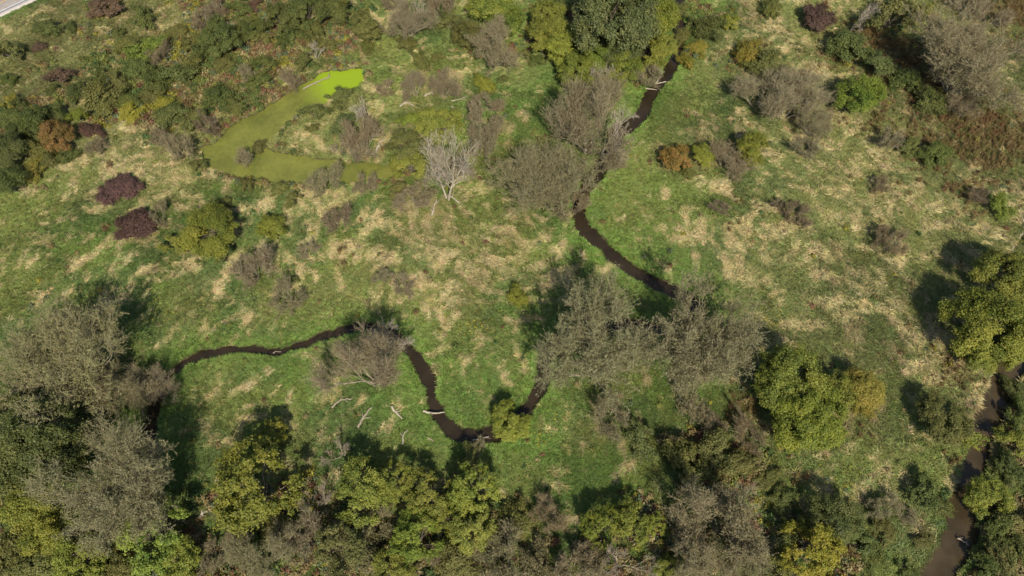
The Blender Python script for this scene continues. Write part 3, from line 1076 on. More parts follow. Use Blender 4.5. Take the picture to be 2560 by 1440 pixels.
def dead(seed, W, H, stems=1, nchild=(8, 6, 5), spread0=0.5, base_r=0.3, mat=None, up=0.05, thin=0.05, wob=0.17, fine=0.5, tw=3):
    rng = np.random.default_rng(seed)
    br = grow(rng, H, W, stems, 4, spread0, (0.62, 0.5, 0.45), nchild, base_r=base_r, wob=wob, up=up, child_ang=(0.4, 0.85))
    mat = mat or M_DEAD
    tb = MB()
    limbs = {}
    for p, r, l, k in br:
        if l == 0:
            tube(tb, p, np.maximum(r, 0.05), 7)
        else:
            mb = limbs.setdefault(k, MB())
            if l < 3:
                tube(mb, p, np.maximum(r, thin if l == 1 else thin * 0.7), 5 if l == 1 else 3)
            else:
                tube(mb, p[::3], np.maximum(r[::3], thin * fine), 3)
                d = unit(p[-1] - p[0])
                q = p[rng.integers(1, len(p), tw)]
                e = q + unit(d + rng.normal(0, 0.5, (tw, 3))) * np.linalg.norm(p[-1] - p[0]) * rng.uniform(0.5, 1.1, (tw, 1))
                strips(mb, q, e, 0.011, rng)
    return tb.mesh('trunk', [mat]), [m.mesh('branch', [mat]) for m in limbs.values()]

PROTO = {}
def proto(kind):
    if kind in PROTO:
        return PROTO[kind]
    if kind == 'tree':          # broadleaved, lobed crown
        L = [(leafy(100 + q, 8.0, 8.0, 0.10, n, 11, 105, 0.135, r, sr=(0.24, 0.5), stretch=0.4), 8.0, 8.0) for q, n, r in ((0, 15, (0.16, 0.25)), (1, 13, (0.18, 0.27)), (2, 18, (0.14, 0.22)), (3, 12, (0.17, 0.28)), (4, 16, (0.15, 0.24)))]
    elif kind == 'big_tree':
        L = [(leafy(110 + q, 15.0, 13.0, 0.12, n, 14, 150, 0.180, r, sr=(0.24, 0.5), stretch=0.4), 15.0, 13.0) for q, n, r in ((0, 22, (0.12, 0.20)), (1, 18, (0.14, 0.22)), (2, 26, (0.11, 0.18)))]
    elif kind == 'open_tree':   # loose crown, gaps between sprays
        L = [(leafy(120 + q, 10.0, 10.0, 0.2, n, 13, 66, 0.155, (0.11, 0.20), sr=(0.2, 0.42), stretch=0.75), 10.0, 10.0) for q, n in ((0, 16), (1, 20), (2, 14), (3, 18))]
    elif kind == 'shrub':
        L = [(leafy(140 + q, 4.2, 3.2, 0.02, n, 8, 75, 0.095, (0.14, 0.29), 4, sr=(0.22, 0.52), stretch=0.6), 4.2, 3.2) for q, n in ((0, 8), (1, 10), (2, 7), (3, 12), (4, 6))]
    elif kind == 'mound':       # close grown dome
        L = [(leafy(160 + q, 4.4, 2.6, 0.0, n, 9, 60, 0.10, (0.15, 0.20), 5, colour_patch=0.15), 4.4, 2.6) for q, n in ((0, 16), (1, 14), (2, 20))]
    elif kind == 'willow':
        L = [(twiggy(180 + s, 14.0, 11.0, st, nc, leaf_n=8, lsize=0.125, twig_n=9, twig_l=1.7, tw=0.019), 14.0, 11.0) for s, st, nc in ((0, 7, (8, 7)), (1, 6, (9, 7)), (2, 8, (7, 7)), (3, 6, (9, 8)))]
    elif kind == 'big_willow':
        L = [(twiggy(190 + q, 18.0, 14.0, st, nc, spread0=0.62, leaf_n=8, lsize=0.125, twig_n=9, twig_l=1.7, tw=0.019, base_r=0.2, child_ang=(0.25, 0.6)), 18.0, 14.0) for q, st, nc in ((0, 10, (11, 8)), (1, 9, (12, 8)))]
    elif kind == 'bare_willow':
        L = [(twiggy(200 + s, 14.0, 10.0, st, nc, leaf_n=3, lsize=0.11, twig_n=9, twig_l=1.7, tw=0.019), 14.0, 10.0) for s, st, nc in ((0, 7, (9, 7)), (1, 8, (8, 7)), (2, 6, (10, 8)))]
    elif kind == 'twig_shrub':
        L = [(twiggy(220 + s, 5.0, 3.4, st, nc, spread0=0.95, leaf_n=2, lsize=0.09, twig_n=7, twig_l=0.8, base_r=0.05, tw=0.016), 5.0, 3.4) for s, st, nc in ((0, 8, (6, 5)), (1, 10, (5, 5)), (2, 7, (7, 5)))]
    elif kind == 'brush':       # fallen, sprawling bare crown
        L = [(twiggy(240 + s, 7.0, 2.6, 9, (6, 5), spread0=1.25, leaf_n=0, twig_n=6, twig_l=0.9, base_r=0.09, tw=0.02, sprawl=0.05, up=0.02), 7.0, 2.6) for s in range(2)]
    elif kind == 'dead_tree':
        L = [(dead(268, 11.0, 12.0, 2, (10, 9, 6), 0.13, base_r=0.25, up=0.13, thin=0.032, wob=0.10, fine=0.35, tw=3), 11.0, 12.0), (dead(261, 9.0, 9.0, 2, (7, 7, 5), 0.5, 0.2, thin=0.036), 9.0, 9.0), (dead(262, 8.0, 8.0, 3, (6, 6, 5), 0.6, 0.14, thin=0.03), 8.0, 8.0),
             (dead(263, 8.0, 7.0, 3, (6, 6, 5), 0.7, 0.13, mat=M_DEADB, thin=0.03), 8.0, 7.0)]
    PROTO[kind] = L
    return L

# ------------------------------------------------------------------ plants: placing
C = dict(
    yg=(0.200, 0.215, 0.034), yg2=(0.235, 0.235, 0.040), lime=(0.175, 0.215, 0.032), ol=(0.150, 0.150, 0.040), dg=(0.106, 0.120, 0.031), dg2=(0.125, 0.142, 0.044), gs=(0.118, 0.136, 0.034),
    bo=(0.165, 0.140, 0.060), gw=(0.268, 0.238, 0.118), gwo=(0.248, 0.235, 0.104), gwb=(0.245, 0.195, 0.108), br=(0.20, 0.150, 0.075), mr=(0.112, 0.066, 0.046), mrb=(0.150, 0.095, 0.058), orr=(0.21, 0.135, 0.036), yl=(0.27, 0.245, 0.032), yo=(0.25, 0.21, 0.038))
KIND = {  # code: prototype, object name, wording, category, height / width, crown point above ground / height
    'T': ('tree', 'leafy_tree', 'leafy tree', 'tree', 0.95, 0.58), 'O': ('open_tree', 'leafy_tree', 'loose-crowned leafy tree', 'tree', 0.95, 0.6),
    'S': ('shrub', 'shrub', 'leafy shrub', 'shrub', 0.64, 0.5), 'M': ('mound', 'mounded_shrub', 'mounded shrub', 'shrub', 0.58, 0.5),
    'W': ('willow', 'willow_tree', 'feathery willow', 'tree', 0.78, 0.5), 'B': ('bare_willow', 'bare_willow_tree', 'nearly bare willow', 'tree', 0.72, 0.5),
    'G': ('twig_shrub', 'bare_shrub', 'bare twiggy shrub', 'shrub', 0.70, 0.5), 'F': ('brush', 'brush_pile', 'fallen bare brush', 'brush', 0.38, 0.4),
    'D': ('dead_tree', 'dead_tree', 'dead bleached tree', 'tree', 1.05, 0.5)}
PLACE = {
    'thicket below the road': 'in the roadside thicket', 'trees beside the far end of the pond': "beyond the pond's far end", 'shrubs along the near bank of the pond': 'on the pond bank',
    'trees at the left edge above the meadow': 'at the left meadow edge', 'lone shrubs on the left meadow': 'on the open left meadow', 'shrubs on the island of the hook pond': 'on the pond island',
    'trees on the tip of the pond': 'at the pond tip', 'scrub between the pond and the grove': 'between pond and grove', 'dense grove beside the upper creek': 'in the creekside grove',
    'willows over the creek bend': 'at the upper creek bend', 'scrub right of the upper creek': 'right of the upper creek', 'shrubs of the upper right meadow': 'in the upper right meadow',
    'trees above the wide stream': 'above the wide stream', 'tall trees right of the winding creek': 'in the tall right-hand clump', 'big willows on the creek loop': 'on the creek loop',
    'woodland in the lower left corner': 'in the lower left wood', 'wood along the bottom edge': 'in the bottom wood', 'scrub below the tall right-hand trees': 'in the lower right scrub',
    'bushes on the far bank of the wide stream': "on the stream's far bank"}
WORD = dict(bo='brownish olive', yg='yellow-green', yg2='golden green', lime='bright green', ol='olive', dg='dark green', dg2='grey-green', gs='green', gw='grey-brown', gwo='grey-olive', gwb='brown', br='brown',
            mr='dark maroon', mrb='purplish brown', orr='orange', yl='yellow', yo='ochre yellow')
ORD = ['', 'second', 'third', 'fourth', 'fifth', 'sixth', 'seventh', 'eighth', 'ninth', 'tenth', 'eleventh', 'twelfth', 'thirteenth', 'fourteenth', 'fifteenth', 'sixteenth', 'seventeenth', 'eighteenth']
PLANTS = []
def put(group, rows):
    for r in rows:
        PLANTS.append((group, *r))

# code, colour, picture x, y of the crown's middle, crown width in picture points, optional dict
put('thicket below the road', [
    ('S', 'gs', 352, 45, 72), ('S', 'gs', 118, 68, 52), ('S', 'gs', 178, 68, 32), ('M', 'mrb', 252, 20, 70), ('S', 'orr', 284, 4, 40), ('S', 'ol', 22, 128, 76), ('S', 'mrb', 97, 115, 30),
    ('S', 'mrb', 150, 192, 62), ('S', 'gs', 132, 226, 36), ('S', 'gs', 205, 146, 22), ('S', 'lime', 358, 128, 84), ('S', 'gs', 345, 168, 70), ('S', 'gs', 432, 192, 84), ('S', 'dg', 388, 205, 70),
    ('S', 'ol', 468, 170, 70), ('G', 'br', 402, 138, 60), ('S', 'ol', 318, 112, 64), ('T', 'dg', 546, 98, 96, dict(h=0.9)), ('T', 'dg', 622, 76, 66), ('S', 'gs', 600, 24, 60), ('G', 'br', 508, 52, 60),
    ('S', 'dg', 190, 232, 60), ('S', 'ol', 258, 238, 96), ('S', 'dg', 322, 252, 56), ('S', 'gs', 240, 192, 44), ('S', 'yl', 330, 278, 58), ('S', 'yl', 412, 262, 50), ('S', 'gs', 428, 288, 72),
    ('S', 'ol', 290, 205, 60), ('S', 'ol', 482, 110, 60), ('S', 'dg', 500, 140, 50), ('S', 'ol', 560, 160, 50), ('G', 'mrb', 545, 20, 50), ('S', 'ol', 380, 240, 60), ('S', 'gs', 290, 85, 40), ('S', 'ol', 440, 80, 50)])
put('trees beside the far end of the pond', [
    ('T', 'dg', 702, 42, 76), ('T', 'dg', 762, 26, 86), ('T', 'dg', 832, 16, 94), ('S', 'ol', 790, 82, 66), ('S', 'gs', 706, 110, 40), ('D', 'gw', 583, 78, 42, dict(v=2)), ('D', 'gw', 786, 128, 44, dict(v=2)),
    ('S', 'ol', 762, 148, 52), ('S', 'gs', 662, 160, 60), ('S', 'gs', 640, 198, 60), ('G', 'gw', 618, 188, 46), ('G', 'br', 726, 202, 46, dict(h=0.9)), ('S', 'ol', 820, 112, 48), ('T', 'ol', 912, 62, 74, dict(h=1.1)),
    ('S', 'ol', 918, 112, 40), ('S', 'ol', 655, 100, 50), ('S', 'gs', 740, 90, 44), ('S', 'mrb', 640, 14, 44)])
put('shrubs along the near bank of the pond', [
    ('S', 'gs', 546, 240, 72), ('G', 'mrb', 520, 312, 62), ('S', 'ol', 492, 300, 60), ('S', 'ol', 590, 262, 56), ('G', 'gw', 452, 370, 74), ('S', 'ol', 500, 412, 40), ('G', 'br', 420, 352, 60),
    ('G', 'gwo', 816, 452, 80), ('G', 'gw', 910, 470, 66), ('S', 'ol', 735, 500, 48), ('S', 'ol', 700, 470, 36), ('S', 'ol', 620, 462, 40), ('G', 'gw', 610, 392, 44, dict(h=1.0)), ('S', 'ol', 646, 362, 36), ('G', 'mrb', 245, 366, 46)])
put('trees at the left edge above the meadow', [
    ('T', 'dg', 82, 302, 84), ('T', 'dg', 130, 282, 56), ('T', 'orr', 146, 342, 80), ('S', 'lime', 196, 292, 56), ('S', 'mr', 228, 326, 52), ('T', 'dg', 26, 372, 90), ('S', 'ol', 96, 372, 66), ('T', 'dg', 16, 452, 90),
    ('S', 'gs', 14, 298, 56), ('S', 'yo', 86, 424, 60), ('S', 'gs', 166, 386, 48), ('S', 'dg', 50, 262, 50), ('S', 'gs', 20, 200, 40), ('S', 'gs', 40, 330, 60), ('S', 'ol', 122, 402, 50), ('S', 'yo', 20, 255, 44)])
put('lone shrubs on the left meadow', [
    ('M', 'mr', 294, 470, 96, dict(h=0.30, label='wide dark maroon mounded shrub, upper of the two on the left meadow')),
    ('M', 'mr', 342, 562, 92, dict(h=0.45, label='dark maroon mounded shrub, lower of the two on the left meadow')),
    ('T', 'yg', 532, 578, 150, dict(h=0.6, label='broad yellow-green bushy tree right of the maroon shrubs')),
    ('S', 'yg', 440, 614, 72, dict(label='small yellow-green shrub between the maroon shrub and the broad bushy tree')),
    ('S', 'yg', 680, 566, 68), ('S', 'gs', 566, 640, 44, dict(h=1.0)), ('G', 'gwb', 640, 668, 96), ('G', 'gw', 722, 744, 82), ('F', 'gw', 1008, 712, 74, dict(label='round grey brush pile on the open middle meadow')),
    ('G', 'gwb', 1030, 506, 66), ('G', 'gw', 955, 690, 40), ('S', 'yg', 1292, 736, 54, dict(label='small yellow-green shrub standing alone in the open middle meadow')),
    ('G', 'mrb', 846, 548, 66), ('G', 'gw', 402, 540, 50), ('S', 'ol', 560, 505, 30), ('G', 'gw', 770, 625, 44), ('S', 'gs', 735, 700, 30)])
put('shrubs on the island of the hook pond', [
    ('S', 'gs', 788, 282, 62), ('S', 'gs', 846, 238, 54), ('S', 'dg2', 860, 312, 62), ('G', 'br', 905, 342, 100), ('F', 'br', 886, 372, 100), ('S', 'ol', 845, 262, 36), ('S', 'ol', 780, 325, 34), ('G', 'br', 965, 222, 42),
    ('D', 'gw', 922, 282, 74, dict(v=1, label='dead bleached tree on the island of the hook pond'))])
put('trees on the tip of the pond', [
    ('T', 'yg', 1094, 310, 104, dict(h=0.8)), ('S', 'lime', 1022, 304, 58), ('T', 'ol', 1012, 368, 92, dict(h=0.8)), ('T', 'yg', 1024, 412, 84, dict(h=0.75)), ('S', 'ol', 1000, 476, 50),
    ('D', 'gw', 1108, 426, 146, dict(v=0, h=1.55, label='large bleached dead tree with forking white limbs near the pond tip')), ('G', 'gw', 1150, 420, 60), ('G', 'gwo', 1060, 480, 50)])
put('scrub between the pond and the grove', [
    ('B', 'gw', 1012, 62, 118), ('D', 'gw', 1052, 36, 60, dict(v=2)), ('S', 'ol', 1012, 112, 58), ('S', 'ol', 1046, 146, 58), ('S', 'ol', 1096, 140, 30), ('G', 'br', 1100, 14, 76), ('S', 'ol', 1132, 56, 66), ('T', 'ol', 1166, 86, 74),
    ('T', 'yg', 1238, 26, 104), ('T', 'lime', 1264, 56, 78), ('T', 'yg', 1192, 14, 60), ('W', 'gw', 1226, 122, 118, dict(h=0.9)), ('S', 'yg', 1210, 208, 50), ('G', 'br', 1216, 264, 62), ('B', 'gwb', 1036, 214, 72, dict(h=0.9)),
    ('B', 'gwb', 1106, 214, 82, dict(h=0.95)), ('G', 'gwb', 1214, 312, 86), ('G', 'gw', 1206, 362, 80), ('S', 'gs', 1260, 200, 30), ('G', 'br', 985, 10, 60)])
put('dense grove beside the upper creek', [
    ('T', 'dg2', 1530, 40, 205, dict(v=2, label='huge grey-green tree crowning the dense grove beside the upper creek')), ('T', 'dg2', 1550, 118, 120), ('T', 'yg', 1372, 34, 90), ('T', 'yg', 1358, 92, 92), ('T', 'yg', 1412, 120, 90), ('T', 'yg2', 1392, 76, 80),
    ('T', 'yg', 1446, 178, 96), ('T', 'lime', 1484, 150, 84), ('T', 'yg', 1646, 44, 106), ('T', 'yg', 1620, 116, 100), ('T', 'yg', 1566, 172, 84), ('T', 'yg2', 1668, 118, 54), ('S', 'ol', 1312, 136, 36), ('T', 'lime', 1500, 196, 60),
    ('G', 'gw', 1614, 192, 66), ('D', 'gw', 1500, 196, 80, dict(v=2)), ('B', 'gw', 1524, 216, 90), ('S', 'gs', 1400, 6, 60), ('S', 'gs', 1345, 150, 40)])
put('willows over the creek bend', [
    ('B', 'gwb', 1478, 310, 205, dict(h=1.0, label='large nearly bare brown willow over the creek bend below the grove')),
    ('D', 'gw', 1512, 345, 130, dict(v=1, label='bleached dead limbs in the large brown willow over the creek')),
    ('W', 'gwo', 1356, 462, 206, dict(h=0.62, label='broad rounded grey-olive willow just left of the creek bend')), ('G', 'br', 1430, 515, 70), ('G', 'gw', 1545, 400, 60)])
put('scrub right of the upper creek', [
    ('S', 'orr', 1688, 390, 86), ('T', 'yg', 1756, 382, 58), ('G', 'br', 1820, 402, 90), ('T', 'yg', 1880, 368, 76), ('S', 'yg', 1862, 408, 50), ('S', 'ol', 1706, 82, 44), ('S', 'yo', 1716, 152, 44), ('S', 'yo', 1742, 118, 44),
    ('S', 'dg', 1782, 72, 76), ('S', 'yg', 1822, 52, 56), ('S', 'yo', 1872, 130, 70), ('S', 'ol', 1930, 158, 84), ('S', 'ol', 1902, 170, 60), ('S', 'ol', 1712, 20, 44), ('S', 'gs', 1735, 60, 40),
    ('B', 'gw', 1905, 235, 150, dict(h=0.62)), ('B', 'gw', 1975, 262, 150, dict(h=0.62)), ('B', 'gwo', 2030, 315, 110, dict(h=0.55)), ('G', 'br', 1985, 210, 80), ('G', 'gw', 2010, 370, 60), ('S', 'ol', 1720, 430, 36)])
put('shrubs of the upper right meadow', [
    ('M', 'mr', 2048, 46, 78), ('D', 'gw', 2142, 44, 70, dict(v=1)), ('S', 'gs', 2116, 112, 88), ('S', 'ol', 2230, 36, 130, dict(h=0.6)), ('S', 'yg', 2312, 36, 80), ('T', 'lime', 2146, 240, 100), ('S', 'dg2', 2190, 162, 82),
    ('S', 'gs', 2268, 198, 76), ('S', 'gs', 2325, 250, 76), ('W', 'gw', 2420, 165, 240, dict(h=0.72, label='very large feathery grey-brown willow in the upper right corner')), ('B', 'gwb', 2412, 262, 90), ('G', 'gw', 2222, 356, 68),
    ('S', 'gs', 2282, 366, 60), ('S', 'gs', 2338, 386, 72), ('G', 'mrb', 2440, 490, 46), ('S', 'lime', 2500, 512, 64), ('G', 'mrb', 1988, 530, 54), ('G', 'mrb', 1942, 512, 36), ('G', 'mrb', 1796, 518, 42), ('S', 'gs', 2160, 130, 50),
    ('G', 'mrb', 2010, 555, 36), ('G', 'br', 2240, 610, 60), ('G', 'br', 2200, 590, 50), ('G', 'mrb', 2480, 40, 70), ('G', 'mrb', 2420, 10, 70), ('S', 'ol', 1930, 18, 56), ('G', 'br', 2200, 462, 44)])
put('trees above the wide stream', [
    ('T', 'yg', 2530, 690, 150, dict(v=0)), ('T', 'yg', 2478, 812, 190, dict(v=1, label='largest yellow-green tree, at the top of the wide muddy stream')), ('T', 'yg', 2550, 800, 130, dict(v=3)), ('T', 'yg', 2450, 885, 90), ('T', 'yg', 2530, 870, 90)])
put('tall trees right of the winding creek', [
    ('T', 'yg', 1965, 945, 170, dict(v=1, h=1.0)), ('T', 'lime', 2022, 1042, 180, dict(v=2, h=0.9)), ('T', 'yg', 2070, 985, 120, dict(v=3)), ('T', 'yo', 2150, 968, 100), ('S', 'yo', 2155, 1010, 60), ('T', 'ol', 2362, 1052, 125, dict(h=0.7)), ('S', 'yg', 2400, 1075, 80)])
put('big willows on the creek loop', [
    ('W', 'gwo', 1492, 885, 262, dict(v=0, h=0.92)), ('W', 'gwo', 1752, 862, 246, dict(v=1, h=0.95)), ('G', 'gw', 1518, 1030, 100), ('G', 'gw', 1735, 975, 110),
    ('B', 'gwb', 925, 922, 205, dict(v=1, h=0.95, label='nearly bare brown willow inside the left creek loop')), ('D', 'gw', 965, 850, 115, dict(v=2)), ('T', 'yg', 1274, 1052, 98, dict(v=2, h=0.85, label='round yellow-green bush at the bottom of the creek loop')),
    ('S', 'dg2', 1602, 1094, 92, dict(label='round dark grey-green shrub alone below the big willows')), ('G', 'gw', 1195, 1118, 44)])
put('woodland in the lower left corner', [
    ('W', 'gwo', 165, 930, 285, dict(v=3, h=0.7)), ('W', 'gw', 300, 985, 150, dict(v=0)), ('B', 'gwb', 385, 965, 130), ('T', 'dg', 105, 1105, 210, dict(v=2)), ('T', 'dg', 30, 1040, 150, dict(v=4)), ('T', 'dg', 150, 1180, 130, dict(v=1)),
    ('T', 'dg', 30, 1180, 150, dict(v=3)), ('T', 'yg', 62, 1262, 130, dict(v=0)), ('T', 'yg', 100, 1335, 110, dict(v=1)), ('W', 'gw', 300, 1215, 275, dict(v=1, h=0.9)), ('B', 'gwb', 390, 1270, 120), ('O', 'lime', 375, 1355, 170, dict(v=0)),
    ('T', 'yg', 440, 1405, 120, dict(v=2)), ('T', 'yg', 200, 1395, 120, dict(v=4)), ('S', 'ol', 30, 1380, 120), ('S', 'gs', 180, 1320, 100), ('G', 'gwb', 540, 1400, 90), ('S', 'ol', 100, 1420, 110), ('S', 'ol', 290, 1330, 80), ('S', 'ol', 318, 1425, 90), ('S', 'gs', 250, 1440, 90)])
put('wood along the bottom edge', [
    ('O', 'yg', 640, 1225, 190, dict(v=1, h=1.0)), ('O', 'yg', 688, 1078, 74), ('S', 'yg', 640, 1140, 60), ('D', 'gw', 800, 1250, 105, dict(v=3, h=0.8)), ('D', 'gw', 850, 1130, 90, dict(v=3, h=0.7)), ('W', 'gw', 660, 1400, 150), ('B', 'gwb', 600, 1340, 90),
    ('O', 'yg', 905, 1215, 145, dict(v=0)), ('O', 'yg', 985, 1200, 105, dict(v=2)), ('O', 'yg', 1075, 1245, 120, dict(v=1)), ('O', 'yg', 1190, 1225, 130, dict(v=2, h=1.1)), ('O', 'yg2', 1185, 1322, 125, dict(v=3)), ('O', 'lime', 1040, 1350, 120, dict(v=1)), ('O', 'yg', 1120, 1290, 90, dict(v=3)),
    ('O', 'ol', 850, 1365, 130, dict(v=3)), ('G', 'gwb', 760, 1335, 110), ('G', 'gwo', 930, 1305, 100), ('S', 'bo', 900, 1380, 130), ('O', 'yg', 980, 1430, 120, dict(v=0)), ('G', 'gwo', 1250, 1400, 140), ('S', 'ol', 1140, 1410, 110), ('S', 'ol', 1300, 1300, 90), ('S', 'bo', 1330, 1410, 110),
    ('G', 'br', 1372, 1290, 90), ('G', 'br', 1060, 1420, 90), ('O', 'yg', 1498, 1318, 92, dict(v=1)), ('O', 'yg', 1582, 1318, 100, dict(v=0)), ('O', 'yg', 1640, 1312, 60, dict(v=2)), ('D', 'gw', 1556, 1398, 150, dict(v=3)), ('T', 'yg', 1672, 1420, 66), ('G', 'gwb', 1440, 1420, 110), ('S', 'bo', 1480, 1380, 80),
    ('W', 'gw', 1800, 1290, 200, dict(v=0, h=1.0)), ('W', 'gw', 1740, 1395, 150, dict(v=2)), ('W', 'gwo', 1860, 1385, 150, dict(v=3)), ('S', 'ol', 1170, 1150, 70), ('S', 'ol', 700, 1330, 90)])
put('scrub below the tall right-hand trees', [
    ('S', 'ol', 1720, 1150, 110), ('S', 'ol', 1795, 1120, 100), ('G', 'br', 1860, 1075, 90), ('S', 'bo', 1690, 1110, 70), ('S', 'gs', 1745, 1200, 90), ('S', 'ol', 1840, 1160, 80), ('S', 'ol', 1920, 1190, 60, dict(h=0.45)), ('S', 'gs', 1960, 1245, 70, dict(h=0.5)), ('G', 'br', 1780, 1060, 70),
    ('O', 'yl', 2025, 1370, 130, dict(v=1)), ('T', 'dg', 2085, 1292, 110), ('S', 'gs', 2145, 1350, 90, dict(h=0.55)), ('S', 'ol', 2210, 1330, 70, dict(h=0.45)), ('S', 'gs', 2305, 1225, 90), ('S', 'gs', 2345, 1262, 56), ('G', 'gwo', 2270, 1290, 60, dict(h=0.45)), ('S', 'gs', 2190, 1405, 75, dict(h=0.45)),
    ('S', 'gs', 1980, 1320, 80), ('S', 'ol', 1940, 1420, 90), ('G', 'gw', 2200, 1270, 70), ('S', 'ol', 2300, 1350, 55, dict(h=0.4)), ('S', 'gs', 2262, 1425, 55, dict(h=0.4))])
put('bushes on the far bank of the wide stream', [
    ('T', 'yg', 2476, 1238, 100, dict(label='yellow-green tree leaning over the wide stream on its far bank')), ('S', 'gs', 2540, 1035, 70), ('S', 'yg', 2538, 1108, 84), ('S', 'gs', 2518, 1165, 72), ('S', 'gs', 2545, 1190, 70), ('S', 'gs', 2502, 1325, 84), ('S', 'ol', 2535, 1300, 90),
    ('S', 'ol', 2500, 1400, 90), ('S', 'gs', 2478, 1425, 80), ('S', 'ol', 2550, 1390, 80), ('S', 'gs', 2545, 970, 60)])

def place_plants():
    rng = random.Random(5)
    count = {}
    rows = []
    for g, code, colr, px, py, w, *opt in PLANTS:
        rows.append([g, code, colr, px, py, w, opt[0] if opt else {}])
    fam = {}
    for r in rows:
        if 'label' not in r[6]:
            fam.setdefault((r[0], KIND[r[1]][2] if r[1] != 'O' else KIND['O'][2], WORD[r[2]] if r[1] != 'D' else ''), []).append(r)
    for (g, what, colour), L in fam.items():
        L.sort(key=lambda q: q[3])
        art = (colour + ' ' + what).strip()
        for k, q in enumerate(L):
            if len(L) == 1:
                q[6]['label'] = '%s %s' % (art, PLACE[g])
            elif k == 0:
                q[6]['label'] = 'leftmost %s %s' % (art, PLACE[g])
            else:
                q[6]['label'] = '%s %s from the left %s' % (ORD[k], art, PLACE[g])
    for g, code, colr, px, py, w, opt in rows:
        pk, name, what, cat, hw, cf = KIND[code]
        Wm = w * depth_at(py, 3.0) / F
        if pk == 'tree' and Wm > 11:
            pk = 'big_tree'
        if pk == 'willow' and Wm > 15.5:
            pk = 'big_willow'
        protos = proto(pk)
        vi = opt.get('v')
        if vi is None:
            vi = rng.randrange(len(protos))
        (trunk_me, crown), PWm, PHm = protos[vi % len(protos)]
        Hm = Wm * opt.get('h', hw) * (1 if 'h' in opt else rng.uniform(0.9, 1.12))
        zc = Hm * cf
        p = ground(px, py, zc)
        x, y = float(p[0]), float(p[1])
        z = zat(x, y)
        e = bpy.data.objects.new(name, None)
        COL.objects.link(e)
        e.location = (x, y, max(z, -0.6))
        e.rotation_euler = (0, 0, rng.uniform(0, 6.28))
        s = Wm / PWm
        q = rng.uniform(0.72, 1.38) if cat == 'shrub' else rng.uniform(0.92, 1.08)
        s *= 1.08 if code == 'D' else 1.05
        e.scale = (s * q, s / q, Hm / PHm)
        tag(e, opt['label'], cat, g)
        base = np.array(C[colr]) * rng.uniform(0.88, 1.12) * np.array([rng.uniform(0.94, 1.06), 1, rng.uniform(0.9, 1.1)])
        shrub = cat == 'shrub'
        link('stems' if shrub else 'trunk', trunk_me, e)
        if isinstance(crown, list):
            for b in crown:
                link('branch', b, e)
        else:
            o = link('foliage' if shrub else 'crown', crown, e)
            o.color = (*base, 1)

place_plants()

# ------------------------------------------------------------------ fallen logs and branches
def log(pts, r, label, mat, forks=2, seed=1, z0=None):
    rng = np.random.default_rng(seed)
    P = np.array([ground(a, b)[:2] for a, b in pts])
    zz = sample(Z, P[:, 0], P[:, 1])
    if z0 is not None:
        zz = np.maximum(zz, z0)
    base = np.array([P[0][0], P[0][1], 0.0])
    Q = np.c_[P, zz + r * 0.8 + 0.12] - base
    Q = crom(Q, 0.4)
    Q = np.vstack([Q, np.r_[P[-1] - P[0], zz[-1] + r * 0.5 + 0.1]])
    mb = MB()
    rad = np.linspace(r, r * 0.45, len(Q))
    Q[1:-1, :2] += rng.normal(0, 0.06, (len(Q) - 2, 2))
    tube(mb, Q, rad, 7)
    e = bpy.data.objects.new('fallen_log', None)
    COL.objects.link(e)
    e.location = base
    tag(e, label, 'log', 'fallen logs and branches')
    link('stem', mb.mesh('stem', [mat]), e)
    L = np.linalg.norm(Q[-1] - Q[0])
    for k in range(forks):
        i = int(len(Q) * rng.uniform(0.35, 0.95)) - 1
        d = unit(Q[-1] - Q[0])
        s = np.array([-d[1], d[0], 0]) * rng.choice([-1, 1])
        end = Q[i] + d * L * rng.uniform(0.1, 0.3) + s * L * rng.uniform(0.12, 0.3) + [0, 0, rng.uniform(0.1, 0.6)]
        bb = MB()
        tube(bb, curve_to(rng, Q[i], end, 5), np.linspace(rad[i] * 0.6, 0.025, 5), 5)
        link('branch', bb.mesh('branch', [mat]), e)

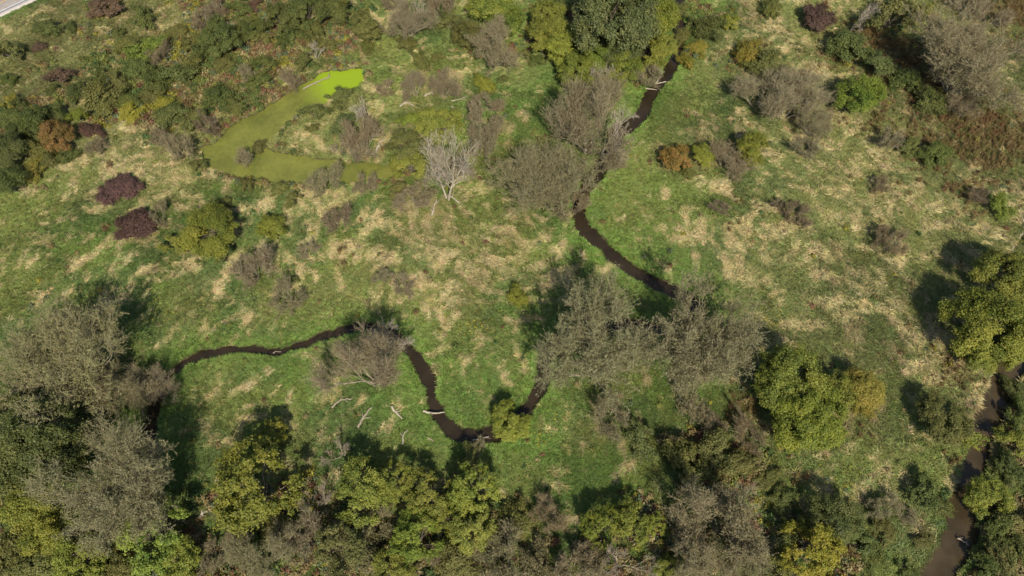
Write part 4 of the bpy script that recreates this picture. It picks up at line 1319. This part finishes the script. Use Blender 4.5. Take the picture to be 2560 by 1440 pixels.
log([(1058, 1029), (1085, 1034), (1112, 1031)], 0.22, 'pale log lying across the narrow creek loop', M_DEAD, 1, 1, -0.15)
log([(980, 1018), (990, 1032), (1006, 1048)], 0.26, 'short thick straw-coloured log in the grass inside the creek loop', M_DEAD, 1, 2)
log([(1006, 1112), (1010, 1090), (1020, 1075)], 0.16, 'thin pale branch standing in grass above the bottom wood', M_DEAD, 1, 3)
log([(895, 1070), (910, 1045), (930, 1020)], 0.26, 'brown fallen trunk below the bare willow in the loop', M_DEADB, 2, 4)
log([(830, 1020), (850, 1003), (882, 998)], 0.2, 'forked brown log left of the bare willow base', M_DEADB, 2, 5)
log([(1600, 208), (1630, 212), (1665, 205)], 0.22, 'pale forked log across the upper creek below the grove', M_DEAD, 3, 6, -0.1)
log([(1612, 222), (1642, 224)], 0.14, 'thin pale branch lying just below the upper creek log', M_DEAD, 0, 7, -0.3)
log([(758, 222), (785, 208), (808, 198), (828, 190)], 0.2, 'brown forked log floating in the duckweed pond', M_DEADB, 4, 8, -0.35)
log([(500, 1296), (515, 1280), (540, 1268)], 0.3, 'pale broken trunk in the lower left wood', M_DEAD, 2, 9)
log([(1000, 268), (1018, 258), (1036, 266)], 0.24, 'broken pale limbs below the bare willows near the pond', M_DEAD, 3, 10)
log([(1062, 242), (1078, 232), (1084, 238)], 0.24, 'pale broken trunk between the two bare willows', M_DEAD, 2, 11)
log([(1128, 268), (1150, 282), (1160, 292)], 0.22, 'long dark fallen limb beside the right bare willow', M_DEADB, 1, 12)
log([(1128, 252), (1150, 248), (1172, 240)], 0.13, 'thin pale fallen branch beside the scrub', M_DEAD, 1, 13)
log([(2395, 1345), (2412, 1352), (2420, 1362)], 0.14, 'bare snag sticking out of the wide muddy stream', M_DEADB, 4, 14, -0.4)
log([(1368, 890), (1380, 882), (1392, 890)], 0.15, 'tangle of pale sticks jamming the creek beside the willow', M_DEAD, 4, 15, -0.4)
log([(1070, 1095), (1084, 1105)], 0.14, 'small brown stick pile above the bottom wood', M_DEADB, 3, 16)
log([(940, 385), (950, 360), (962, 350)], 0.3, 'broken pale trunk among the brown brush by the pond', M_DEAD, 2, 17)
log([(1080, 540), (1086, 515), (1092, 500)], 0.22, 'grey fallen limbs at the foot of the large bleached tree', M_DEAD, 4, 18)
log([(1150, 510), (1130, 495), (1110, 488)], 0.2, 'grey fallen limbs right of the large bleached tree foot', M_DEAD, 4, 19)
log([(1182, 1100), (1200, 1098), (1222, 1090)], 0.12, 'grey dead branches hanging over the bottom creek bend', M_DEAD, 4, 20, -0.3)
log([(2520, 646), (2532, 622), (2548, 596), (2572, 560)], 0.34, 'long pale fallen trunk at the right edge above the yellow-green trees', M_DEAD, 1, 22)
log([(682, 882), (690, 878), (702, 878)], 0.08, 'thin curved white stick at the creek edge', M_DEAD, 0, 21, -0.4)
